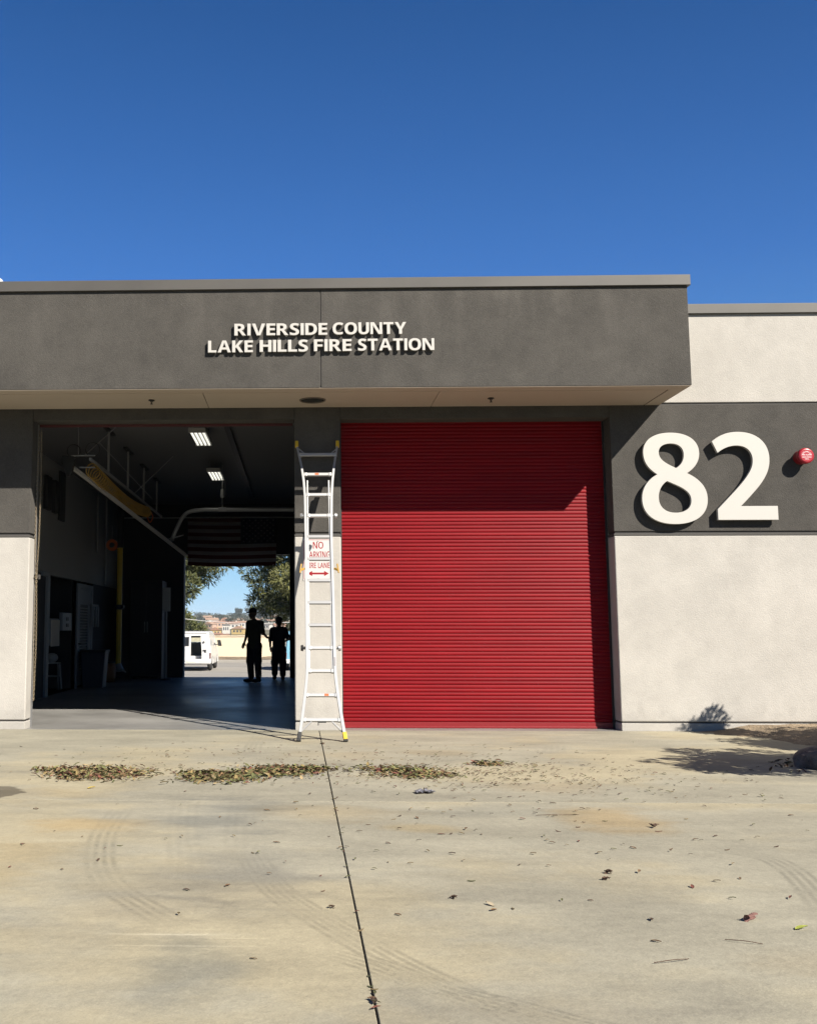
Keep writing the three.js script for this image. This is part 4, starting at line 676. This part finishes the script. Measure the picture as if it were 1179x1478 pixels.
// ------------------------------------------------------------------ vans in the rear lot
const evaluator = new Evaluator(); evaluator.attributes = ['position', 'normal', 'uv'];
function van(label, pos, turn, paint, openDoor) {
  const t = thing('van', label, 'van', pos, turn);
  // side outline: x along the length (0 = rear bumper), y up
  const side = [[0.03, 0.38], [0.0, 0.55], [0.02, 1.1], [0.09, 1.72], [0.2, 1.9], [0.5, 1.97], [2.9, 1.95], [3.25, 1.84], [3.95, 1.22], [4.55, 1.03], [4.78, 0.86], [4.82, 0.5], [4.72, 0.32], [4.3, 0.3], [4.27, 0.5], [4.1, 0.66], [3.86, 0.7], [3.62, 0.66], [3.45, 0.5], [3.42, 0.3], [1.3, 0.3], [1.27, 0.5], [1.1, 0.66], [0.86, 0.7], [0.62, 0.66], [0.45, 0.5], [0.42, 0.32]];
  let shell = new Brush(boxUV(plain(extrude(side, 1.98, 0.06).translate(0, 0, -0.99)))); shell.updateMatrixWorld();
  const cut = (x0, x1, y0, y1, z0, z1) => { const b = new Brush(boxUV(plain(bx(x0, x1, y0, y1, z0, z1)))); b.updateMatrixWorld(); shell = evaluator.evaluate(shell, b, SUBTRACTION); };
  cut(0.16, 2.95, 0.74, 1.86, -0.88, 0.88); cut(2.9, 3.5, 0.74, 1.62, -0.84, 0.84);
  if (openDoor) cut(-0.2, 0.4, 0.6, 1.74, -0.02, 0.52); else cut(-0.2, 0.3, 1.22, 1.68, 0.12, 0.76);
  cut(-0.2, 0.3, 1.22, 1.68, -0.76, -0.12);
  for (const s of [-1, 1]) cut(2.45, 3.2, 1.24, 1.68, s > 0 ? 0.8 : -1.2, s > 0 ? 1.2 : -0.8);
  cut(3.2, 3.75, 1.3, 1.66, -0.78, 0.78);
  const turned = (g) => { const q = g.attributes.position; for (let i = 0; i < q.count; i++) q.setZ(i, q.getZ(i) * (1 - 0.15 * Math.max(0, q.getY(i) - 0.95))); return g.rotateY(Math.PI / 2); };                        // nose towards -z, rear face towards +z
  obj('body', turned(toCreasedNormals(plain(shell.geometry), 0.5)), paint, t);
  obj('windscreen', turned(bar([3.22, 1.8, 0], [3.86, 1.27, 0], 0.012, 1.56)), M.pane, t);
  obj('window', turned(bx(0.09, 0.1, 1.23, 1.67, -0.75, -0.13)), M.glassDark, t);
  if (!openDoor) obj('window', turned(bx(0.09, 0.1, 1.23, 1.67, 0.13, 0.75)), M.glassDark, t);
  for (const s of [-1, 1]) obj('window', turned(bx(2.46, 3.19, 1.25, 1.67, s * 0.95 - 0.005, s * 0.95 + 0.005)), M.glassDark, t);
  for (const z of [-0.86, 0.86]) for (const x of [0.86, 3.86]) {
    const w = obj('wheel', turned(new THREE.TorusGeometry(0.235, 0.095, 12, 30).scale(1, 1, 1.15).translate(x, 0.33, z)), M.rubber, t);
    obj('rim', turned(rod([x, 0.33, z - 0.07], [x, 0.33, z + 0.07], 0.19, 0.19, 24)), M.aluDull, w);
  }
  obj('bumper', turned(bx(-0.09, 0.1, 0.36, 0.58, -0.97, 0.97, 0.04)), M.whitePaint, t);
  obj('number_plate', turned(bx(-0.1, -0.09, 0.42, 0.54, -0.2, 0.2)), M.paper, t);
  for (const s of [-1, 1]) { obj('tail_light', turned(bx(-0.01, 0.08, 0.62, 0.9, s * 0.945 - 0.03, s * 0.945 + 0.03, 0.01)), std({ color: rgb(0.12, 0.02, 0.015), roughness: 0.25 }), t); const m = obj('mirror', turned(bx(2.95, 3.1, 1.18, 1.5, s * 1.24 - 0.1, s * 1.24 + 0.1, 0.04)), M.black, t); obj('mirror_arm', turned(bar([3.05, 1.25, s * 0.97], [3.05, 1.25, s * 1.15], 0.05, 0.04)), M.black, m); }
  obj('handle', turned(bx(-0.03, 0.03, 1.0, 1.05, 0.6, 0.75, 0.01)), M.black, t);
  obj('emblem', [turned(bx(-0.012, 0.03, 1.4, 1.47, 0.64, 0.71)), turned(bx(-0.012, 0.03, 0.92, 0.98, 0.66, 0.74))], M.black, t);
  return t;
}
const white = new THREE.MeshPhysicalMaterial({ color: rgb(0.48, 0.48, 0.475), roughness: 0.4, clearcoat: 0.4 });
van('white van with its rear doorway open parked behind the station', [-5.28, rearY(-50), -50], 0.0, white, true);
van('pale blue van parked at the right behind the two people', [0.35, rearY(-50), -50.5], 0.06, new THREE.MeshPhysicalMaterial({ color: rgb(0.13, 0.3, 0.4), roughness: 0.35, clearcoat: 0.4 }), false);

// ------------------------------------------------------------------ trees
// leaves: many small faces in clumps round limb ends; returns one geometry with a colour per leaf
function foliage(clumps, per, len, wid, tones, R, droop = 0) {
  const p = [], c = [], a = V(), b = V(), n = V();
  for (const [x, y, z, r, tone] of clumps) {
    const m = Math.round(per * r * r);
    for (let i = 0; i < m; i++) {
      n.set(R() * 2 - 1, R() * 2 - 1, R() * 2 - 1); if (n.lengthSq() > 1 || n.lengthSq() < 0.01) { i--; continue; }
      const rad = Math.pow(n.length(), 0.5); n.normalize();
      const px = x + n.x * r * rad, py = y + n.y * r * rad * 0.75, pz = z + n.z * r * rad;
      a.set(R() - 0.5, R() - 0.5 - droop, R() - 0.5).add(n.clone().multiplyScalar(0.5)).normalize().multiplyScalar(len * (0.6 + 0.8 * R()));
      b.set(R() - 0.5, R() - 0.5, R() - 0.5).cross(a).normalize().multiplyScalar(wid * (0.7 + 0.6 * R()));
      p.push(px - b.x, py - b.y, pz - b.z, px + b.x, py + b.y, pz + b.z, px + a.x + b.x * 0.6, py + a.y + b.y * 0.6, pz + a.z + b.z * 0.6, px - b.x, py - b.y, pz - b.z, px + a.x + b.x * 0.6, py + a.y + b.y * 0.6, pz + a.z + b.z * 0.6, px + a.x - b.x * 0.6, py + a.y - b.y * 0.6, pz + a.z - b.z * 0.6);
      const k = tones[clamp(Math.floor(tone * tones.length + (R() - 0.5) * 1.6), 0, tones.length - 1) | 0], v = 0.75 + 0.5 * R();
      for (let q = 0; q < 6; q++) c.push(k[0] * v, k[1] * v, k[2] * v);
    }
  }
  const g = new THREE.BufferGeometry(); g.setAttribute('position', new THREE.Float32BufferAttribute(p, 3)); g.setAttribute('color', new THREE.Float32BufferAttribute(c, 3)); g.computeVertexNormals(); return boxUV(g);
}
const leafMat = new THREE.MeshPhysicalMaterial({ vertexColors: true, roughness: 0.9, transmission: 0.3, thickness: 0, side: THREE.DoubleSide });
const bark = std({ color: rgb(0.09, 0.065, 0.045), roughness: 1, bumpMap: M.rough, bumpScale: 0.02 });
const pineTones = [[0.034, 0.046, 0.013], [0.06, 0.075, 0.018], [0.1, 0.11, 0.024], [0.14, 0.142, 0.034]];
function tree(name, label, pos, height, trunkR, limbs, o) {
  const t = thing(name, label, 'tree', pos, 0, o.group), R = rng(o.seed), geos = [], clumps = [];
  geos.push(tube([[0, -0.3, 0], [0.1, height * 0.4, 0.05], [-0.05, height * 0.75, 0.1], [0.1, height, 0]], trunkR, 20, 8));
  for (let i = 0; i < limbs; i++) {
    const f = lerp(o.low, 0.98, (i + R() * 0.6) / limbs), y = height * f, a = i * 2.4 + R(), reach = o.reach * (1 - Math.pow((f - o.low) / (1 - o.low), 2) * 0.62) * (0.75 + 0.4 * R());
    const q = (k, up) => [Math.cos(a) * reach * k, y + up * reach, Math.sin(a) * reach * k];
    geos.push(tube([q(0, 0), q(0.4, 0.06), q(0.75, o.lift * 0.7), q(1, o.lift)], trunkR * 0.16, 10, 5));
    for (let k = 0; k < o.clumps; k++) { const s = lerp(0.35, 1.05, (k + R() * 0.7) / o.clumps), e = q(s, o.lift * s), r = o.size * (0.55 + 0.65 * R()); clumps.push([e[0] + (R() - 0.5) * o.size * 1.3, e[1] + (R() - 0.3) * o.size, e[2] + (R() - 0.5) * o.size * 1.3, r, R() * 0.7 + 0.3 * (k / o.clumps)]); }
  }
  obj('trunk', geos, bark, t);
  raw('crown', foliage([...clumps, ...(o.extra ?? [])], o.per, o.len, o.wid, o.tones ?? pineTones, R), leafMat, t);
  return t;
}
const pine = { low: 0.2, reach: 4.2, lift: 0.16, clumps: 7, size: 1.0, per: 330, len: 0.34, wid: 0.035, group: null };
tree('pine_tree', 'dark pine whose boughs fill the left of the rear opening', [-11.2, -1, -78], 14.5, 0.33, 34, { ...pine, reach: 5.6, low: 0.3, seed: 101 });
tree('pine_tree', 'broad pine with hanging boughs at right above the two people', [2.6, -1, -77], 15, 0.35, 36, { ...pine, reach: 6.2, low: 0.22, lift: 0.02, seed: 102, extra: [[-5.9, 6.8, 0, 1.2, 0.6], [-5.4, 6.0, 0.3, 1.1, 0.5], [-4.7, 5.4, 0, 1.2, 0.7], [-4.0, 6.6, 0.5, 1.3, 0.4], [-5.7, 4.4, 0, 0.7, 0.3], [-5.0, 3.8, 0.4, 0.7, 0.2], [-3.9, 3.7, 0.6, 1.0, 0.8], [-3.0, 3.1, 0.8, 1.1, 0.9], [-3.2, 4.4, 0, 1.2, 0.5], [-4.9, 8, 0, 1.3, 0.8]] });
tree('round_tree', 'low round dark tree behind the cream wall by the white van', [-9.0, -1, -73.5], 3.0, 0.14, 16, { ...pine, low: 0.25, reach: 1.9, size: 0.65, clumps: 5, seed: 103 });

// trees just right of the view that throw their shade onto the driveway and wall
const leafTones = [[0.03, 0.045, 0.012], [0.042, 0.06, 0.015], [0.06, 0.072, 0.02]];
const shade = { low: 0.55, reach: 1.15, lift: 0.2, clumps: 6, size: 0.24, per: 1100, len: 0.11, wid: 0.022, tones: leafTones };
tree('small_tree', 'young leafy tree beside the driveway shading the soil bed', [8.2, 0, -10.9], 2.2, 0.045, 22, { ...shade, seed: 111 });
tree('small_tree', 'thin leafy tree nearest the camera right of the driveway', [7.0, 0, -9.0], 2.5, 0.045, 14, { ...shade, seed: 112 });
tree('small_tree', 'leafy tree close to the pale wall throwing shade on it', [7.62, 0.1, -12.25], 2.13, 0.02, 8, { ...shade, low: 0.84, reach: 0.22, size: 0.13, per: 3000, len: 0.07, wid: 0.014, seed: 113 });
{
  const t = thing('boulder', 'dark brown boulder in shade on the soil at the right edge', 'boulder', [5.82, 0.0, -10.85]);
  const g = new THREE.IcosahedronGeometry(1, 5), p = g.attributes.position, L = fbm(64, 64, 4, 4, 4, 0.6, 7);
  for (let i = 0; i < p.count; i++) { const v = V().fromBufferAttribute(p, i), a = Math.atan2(v.z, v.x) / 6.2832 + 0.5, q = L[((v.y * 0.5 + 0.5) * 63 | 0) * 64 + (a * 63 | 0)]; v.multiplyScalar(1 + 0.11 * q); v.set(v.x * 0.66, Math.max(-0.3, Math.sign(v.y) * Math.pow(Math.abs(v.y), 0.62) * 0.25), v.z * 0.42); p.setXYZ(i, v.x, v.y, v.z); }
  g.computeVertexNormals(); obj('stone', g, M.rock, t);
}

// ------------------------------------------------------------------ houses, trees and bushes on the far slope
{
  const wallC = { cream: [0.36, 0.29, 0.18], white: [0.42, 0.4, 0.37], yellow: [0.38, 0.28, 0.12], pink: [0.36, 0.25, 0.19], tan: [0.3, 0.24, 0.16] }, roofC = { terracotta: [0.22, 0.125, 0.085], orange: [0.27, 0.18, 0.13], grey: [0.15, 0.14, 0.13] };
  const wm = Object.fromEntries(Object.entries(wallC).map(([k, c]) => [k, std({ color: rgb(...c), roughness: 0.95 })])), rm = Object.fromEntries(Object.entries(roofC).map(([k, c]) => [k, std({ color: rgb(...c), roughness: 0.9 })]));
  const pane = std({ color: rgb(0.05, 0.06, 0.07), roughness: 0.2 });
  const house = (x, d, w, h, wall, roof, turn, label, gable = false, group) => {
    const t = thing('house', label, 'house', [x, landY(x, -d) - 0.5, -d], turn, group), dep = w * 0.8;
    obj('wall', bx(-w / 2, w / 2, -3, h, -dep / 2, dep / 2), wm[wall], t);
    const rise = w * 0.17, o = 0.5;
    const r = obj('roof', gable ? extrude([[-w / 2 - o, h], [w / 2 + o, h], [0, h + rise * 1.5]], dep + 2 * o).translate(0, 0.01, -dep / 2 - o) : extrude([[-dep / 2 - o, h], [dep / 2 + o, h], [0, h + rise]], w + 2 * o).translate(0, 0.01, -w / 2 - o).rotateY(Math.PI / 2), rm[roof], t);
    obj('chimney', bx(w * 0.2, w * 0.27, h, h + rise + 1.2, -0.5, 0.4), wm[wall], r);
    for (let i = 0; i < 3; i++) obj('window', bx(-w * 0.36 + i * w * 0.27, -w * 0.36 + i * w * 0.27 + w * 0.14, h * 0.45, h * 0.8, dep / 2, dep / 2 + 0.06), pane, t);
  };
  const X = (px, d) => ((px - 430) / 1450) * d;
  house(X(311, 760), 760, 8.5, 3.9, 'yellow', 'terracotta', 0.2, 'pale yellow gabled house just above the wall near the white van', true);
  house(X(345, 780), 780, 9.5, 4.6, 'yellow', 'orange', -0.15, 'yellow gabled house above the wall left of the taller person', true);
  house(X(357, 790), 790, 7, 3.2, 'tan', 'orange', 0.1, 'low tan house just right of the yellow gabled house');
  house(X(327, 800), 800, 6, 7.2, 'white', 'grey', 0.05, 'tall narrow white house between the two yellow houses', true);
  house(X(314, 700), 700, 7, 2.2, 'pink', 'terracotta', 0, 'red roof close over the wall beside the white van');
  house(X(326, 690), 690, 5, 1.8, 'pink', 'terracotta', 0, 'second red roof over the wall, below the white house');
  const lots = [[303, 1000, 'pink', 'orange'], [316, 1050, 'pink', 'terracotta'], [306, 1180, 'white', 'orange'], [318, 1350, 'pink', 'orange'], [337, 1020, 'white', 'terracotta'], [348, 1060, 'white', 'orange'], [352, 1250, 'cream', 'terracotta'], [340, 1400, 'pink', 'orange'], [329, 1200, 'white', 'terracotta'], [359, 1120, 'white', 'grey'], [385, 1050, 'white', 'grey'], [392, 1250, 'cream', 'terracotta'], [378, 1500, 'cream', 'orange'], [404, 980, 'pink', 'terracotta'], [414, 1150, 'cream', 'orange'], [311, 1500, 'white', 'orange'], [366, 1400, 'white', 'terracotta'], [300, 1700, 'cream', 'orange'], [325, 1700, 'white', 'terracotta'], [347, 1650, 'pink', 'orange'], [396, 1700, 'cream', 'terracotta']];
  lots.forEach(([px, d, w, r], i) => house(X(px, d), d, 11 + (i * 37 % 5), 4.4 + (i * 13 % 3), w, r, ((i * 29) % 10) * 0.08 - 0.4, `small ${w} house with ${r} roof ${d < 1030 ? 'low' : d < 1230 ? 'halfway up' : d < 1450 ? 'high' : 'topmost'} on the hillside ${px < 310 ? 'by the round tree' : px < 321 ? 'above the gabled house' : px < 333 ? 'above the tall white house' : px < 344 ? 'left of the skyline tree' : px < 357 ? 'below the skyline tree' : px < 375 ? 'behind the cap wearer' : px < 395 ? 'between the two people' : 'behind the second person'}`, i % 3 === 0, 'small pale houses scattered over the distant hillside'));
  // tree clumps between the houses
  const R = rng(201), bush = [[0.02, 0.028, 0.012], [0.03, 0.04, 0.016], [0.045, 0.055, 0.02]];
  const all = [];
  for (let i = 0; i < 300; i++) { const d = 880 + Math.pow(R(), 0.8) * 1500, x = X(225 + R() * 240, d), y = landY(x, -d), r = 2.2 + R() * 3.2; for (let k = 0; k < 3; k++) all.push([x + (R() - 0.5) * r * 2.6, y + r * 0.5 + R() * r * 0.4, -d + (R() - 0.5) * r * 2, r * (0.6 + 0.5 * R()), R()]); }
  tag(raw('hillside_bushes', foliage(all, 5, 1.3, 0.5, bush, R), leafMat), 'dark green bushes and trees massed between the hillside houses', 'bushes', null, 'stuff');
  const lone = (px, d, h, r, label) => { const x = X(px, d), t = thing('hilltop_tree', label, 'tree', [x, landY(x, -d), -d]); obj('trunk', rod([0, -2, 0], [0, h, 0], 0.7, 0.4, 7), bark, t); const cl = []; for (let k = 0; k < 14; k++) cl.push([(R() - 0.5) * r * 1.6, h + (R() - 0.4) * r * 1.3, (R() - 0.5) * r * 1.6, r * (0.35 + 0.3 * R()), R()]); raw('crown', foliage(cl, 9, 1.4, 0.4, bush, R), leafMat, t); };
  lone(345, 2150, 11, 7.5, 'tall rounded tree standing alone on the hill skyline'); lone(356.5, 2200, 13, 4, 'small tree on a bare stem on the hill skyline'); lone(363, 2250, 14, 4, 'smaller tree on the skyline right of the bare-stemmed one'); lone(381, 1500, 16, 11, 'broad dark tree on the slope between the two people');
}
{
  const c = thing('overhead_cable', 'pale slack cable strung across the view behind the lot', 'cable');
  obj('wire', tube([[-14, 2.35, -67], [-7.39, 1.97, -67], [-5.89, 1.82, -67], [-3.3, 1.68, -67], [-0.59, 1.76, -67], [6, 2.1, -67]], 0.022, 60, 6), M.whitePaint, c);
  obj('post', [rod([-14, -1, -67], [-14, 3.2, -67], 0.06), rod([6, -1, -67], [6, 3.2, -67], 0.06)], M.galv, c);
}

// ------------------------------------------------------------------ litter on the driveway
const leafG = (() => {                                                 // a curled, pointed leaf 1 long
  const p = [], idx = [], N = 6; for (let i = 0; i <= N; i++) { const u = i / N, w = 0.2 * Math.sin(Math.PI * Math.pow(u, 0.8)) + 0.004, y = 0.07 * Math.sin(u * 2.6); p.push(u - 0.5, y + 0.07, -w, u - 0.5, y, 0, u - 0.5, y + 0.09, w); }
  for (let i = 0; i < N; i++) for (let k = 0; k < 2; k++) { const a = i * 3 + k; idx.push(a, a + 1, a + 3, a + 1, a + 4, a + 3); }
  const g = new THREE.BufferGeometry(); g.setAttribute('position', new THREE.Float32BufferAttribute(p, 3)); g.setIndex(idx); g.computeVertexNormals(); return boxUV(g);
})();
{
  const R = rng(301), gauss = () => R() + R() + R() - 1.5, m = new THREE.Matrix4(), q = new THREE.Quaternion(), e = new THREE.Euler();
  const tones = [[0.1, 0.055, 0.026], [0.14, 0.085, 0.04], [0.06, 0.034, 0.02], [0.17, 0.125, 0.05], [0.12, 0.04, 0.027], [0.115, 0.115, 0.04], [0.2, 0.15, 0.08], [0.08, 0.085, 0.03]];
  const lm = std({ color: 0xffffff, roughness: 0.9, side: THREE.DoubleSide });
  const drift = (label, blobs, greens) => {
    const list = []; for (const [x, z, rx, rz, n, hgt] of blobs) for (let i = 0; i < n; i++) list.push([x + gauss() * rx, z + gauss() * rz, hgt]);
    const im = shadows(new THREE.InstancedMesh(leafG, lm, list.length));
    list.forEach(([x, z, hgt], i) => { const s = (0.035 + 0.045 * R()) * (hgt < 0.015 ? 0.6 : 1), flat = hgt < 0.015 ? 0.15 : 0.5; e.set((R() - 0.5) * flat * 2, R() * 6.28, (R() - 0.5) * flat * 2 + (R() < 0.3 ? Math.PI : 0)); q.setFromEuler(e); m.compose(V(x, 0.008 + hgt * R() * R(), z), q, V(s, s, s * (0.7 + R() * 0.5))); im.setMatrixAt(i, m); const t = tones[R() < greens ? [3, 5, 7][(R() * 3) | 0] : (R() * tones.length) | 0], v = (0.65 + 0.65 * R()) * (hgt < 0.015 ? 0.75 : 1); im.setColorAt(i, rgb(t[0] * v, t[1] * v, t[2] * v)); });
    im.name = numbered('leaf_drift'); scene.add(im); tag(im, label, 'leaves', null, 'stuff');
  };
  drift('brownish drift of fallen leaves at the left of the driveway', [[-2.0, -10.15, 0.45, 0.42, 1050, 0.03], [-2.45, -10.35, 0.25, 0.14, 130, 0.03], [-1.72, -10.1, 0.2, 0.2, 60, 0.02]], 0.2);
  drift('yellow-green drift of fallen leaves in front of the open bay', [[-0.75, -9.95, 0.4, 0.36, 720, 0.025], [-0.2, -10.35, 0.35, 0.36, 700, 0.025], [-0.95, -10.15, 0.2, 0.12, 90, 0.03], [0.15, -10.5, 0.2, 0.14, 170, 0.03]], 0.42);
  drift('mixed drift of fallen leaves below the foot of the ladder', [[1.1, -10.3, 0.32, 0.4, 520, 0.025], [0.75, -10.5, 0.3, 0.2, 110, 0.03], [1.35, -10.1, 0.35, 0.25, 80, 0.02]], 0.4);
  drift('small thin drift of fallen leaves in front of the red shutter', [[2.0, -10.95, 0.2, 0.12, 110, 0.03], [2.3, -10.9, 0.35, 0.25, 50, 0.01]], 0.3);
  drift('thin scatter of leaf crumbs over the driveway near the building', [[0.5, -11.2, 3.6, 1.6, 420, 0.002], [2.2, -9.8, 2.0, 1.0, 260, 0.002], [1.2, -7.4, 2.6, 1.7, 130, 0.002], [-1.4, -10.3, 1.1, 0.5, 120, 0.002], [5.6, -10.8, 0.8, 0.6, 150, 0.03], [0.29, -4.2, 0.012, 0.2, 9, 0.0], [0.29, -7.0, 0.015, 3, 16, 0.0], [0.3, -12.8, 0.03, 0.05, 12, 0.002], [0.6, -10.3, 2.6, 0.5, 280, 0.004], [1.6, -10.2, 1.6, 0.9, 200, 0.004]], 0.1);
  // single leaves one can point at
  const singles = [[-1.85, -6.9], [-1.5, -7.15], [-1.25, -6.45], [-1.42, -6.2], [-1.75, -6.25], [-0.62, -5.75], [-0.4, -5.85], [-0.25, -8.2], [0.4, -8.3], [0.9, -7.9], [1.0, -7.3], [0.6, -7.0], [1.9, -8.9], [2.1, -8.6], [2.4, -8.3], [2.3, -9.1], [2.7, -9.4], [3.3, -8.5], [3.8, -8.1], [4.1, -8.9], [2.9, -7.3], [2.2, -6.9], [1.9, -7.1], [1.35, -6.4], [0.5, -5.3], [1.0, -5.4], [1.55, -5.6], [2.55, -6.1], [2.2, -5.9], [1.75, -5.25], [-0.15, -7.0], [-0.6, -7.9], [0.1, -9.0], [-2.1, -8.2], [-1.0, -9.1], [1.6, -9.4], [3.0, -10.4], [3.5, -10.9], [2.5, -12.2], [1.8, -12.6], [0.9, -11.9], [-0.9, -12.1], [-1.6, -11.6], [-2.4, -12.4], [-1.9, -11.1], [-0.3, -11.3], [4.3, -9.9], [4.6, -10.6], [1.65, -4.9], [-0.2, -4.6]];
  const lmats = tones.map((t) => std({ color: rgb(...t), roughness: 0.9, side: THREE.DoubleSide })), proto = shadows(new THREE.Mesh(leafG, lmats[0]));
  singles.forEach(([x, z], i) => {
    const l = i ? proto.clone() : proto, s = 0.03 + 0.024 * R(); l.material = lmats[[0, 1, 2, 0, 4, 2][i % 6]]; l.name = numbered('fallen_leaf'); l.position.set(x, 0.003, z); l.rotation.set((R() - 0.5) * 0.3, R() * 6.28, (R() - 0.5) * 0.3); l.scale.set(s, s, s); scene.add(l);
    tag(l, 'single dry brown leaf lying by itself on the bare concrete', 'leaf', 'single dry leaves on the concrete');
  });
  const one = (name, label, cat, x, z, s, mat, rot) => { const l = shadows(new THREE.Mesh(leafG, mat)); l.name = numbered(name); l.position.set(x, 0.004, z); l.rotation.set(0.1, rot, 0.1); l.scale.setScalar(s); scene.add(l); tag(l, label, cat); };
  one('fallen_leaf', 'yellow-green leaf on the concrete near the right edge', 'leaf', 2.42, -5.12, 0.075, std({ color: rgb(0.2, 0.22, 0.035), roughness: 0.8, side: THREE.DoubleSide }), 0.3);
  one('fallen_leaf', 'bright yellow leaf below the left leaf drift', 'leaf', -1.87, -9.25, 0.075, std({ color: rgb(0.36, 0.26, 0.03), roughness: 0.8, side: THREE.DoubleSide }), 0.4);
  one('fallen_leaf', 'pale straw-coloured leaf near the middle of the concrete', 'leaf', 1.0, -5.5, 0.06, std({ color: rgb(0.3, 0.25, 0.17), roughness: 0.8, side: THREE.DoubleSide }), 2.2);
  const clod = (label, x, z, s, seed) => { const r2 = rng(seed), list = []; for (let i = 0; i < 6; i++) { const g = leafG.clone().scale(s, s, s).rotateX((r2() - 0.5) * 2.4).rotateY(r2() * 6.28).rotateZ((r2() - 0.5) * 1.6).translate((r2() - 0.5) * s * 0.6, s * 0.18 + r2() * s * 0.2, (r2() - 0.5) * s * 0.5); list.push(g); } s *= 1; const l = obj('crumpled_leaf', list, lmats[2]); l.position.set(x, 0, z); tag(l, label, 'leaf'); };
  clod('crumpled dark leaf clump right of centre on the concrete', 2.58, -7.6, 0.05, 1); clod('upper of two crumpled leaves lying close together', 1.83, -6.2, 0.042, 2); clod('lower of two crumpled leaves lying close together', 1.77, -6.05, 0.038, 3); clod('upright dark leaf left of the bark strip, near the middle', 0.83, -5.62, 0.034, 4); clod('small curled leaf beside the joint in the foreground', 0.17, -5.42, 0.03, 5);
  // strip of bark
  const bk = thing('bark_strip', 'curled reddish strip of bark on the concrete in the foreground', 'bark', [2.25, 0.0, -5.27], 0.75); bk.scale.setScalar(0.85);
  const bg = new THREE.CylinderGeometry(0.02, 0.014, 0.125, 12, 6, true, 0.4, 4.4).rotateZ(Math.PI / 2); const bp = bg.attributes.position; for (let i = 0; i < bp.count; i++) bp.setXYZ(i, bp.getX(i), bp.getY(i) * (1 + 0.2 * Math.sin(bp.getX(i) * 60)) + 0.02, bp.getZ(i)); bg.computeVertexNormals();
  obj('bark', bg, std({ color: rgb(0.13, 0.065, 0.055), roughness: 0.95, side: THREE.DoubleSide, bumpMap: M.rough, bumpScale: 0.004 }), bk);
  const fo = thing('foil_wrapper', 'crumpled silvery wrapper on the concrete below the leaf drifts', 'wrapper', [1.107, 0.0, -9.08], 0.2);
  const fg = new THREE.PlaneGeometry(0.17, 0.1, 14, 9).rotateX(-Math.PI / 2), fp = fg.attributes.position; for (let i = 0; i < fp.count; i++) fp.setY(i, 0.008 + 0.035 * R() * (1 - Math.abs(fp.getX(i)) * 5)); const ff = fg.toNonIndexed(); ff.computeVertexNormals();
  obj('foil', ff, std({ color: rgb(0.12, 0.12, 0.14), metalness: 0.4, roughness: 0.4, side: THREE.DoubleSide }), fo);
  for (const [i, x, z, a, l] of [[0, 1.62, -4.62, 0.3, 0.09], [1, 2.0, -8.05, 0.1, 0.17], [2, 2.05, -4.9, -0.4, 0.08]]) { const t = obj('twig', tube([[-l, 0.005, 0], [0, 0.012, 0.01], [l, 0.004, -0.004]], 0.0018, 12, 5), lmats[2]); t.position.set(x, 0.001, z); t.rotation.y = a; tag(t, ['thin curved twig in the lower right foreground', 'longest twig, lying on the orange stain', 'short twig left of the bark strip'][i], 'twig'); }
}
renderer.render(scene, camera);
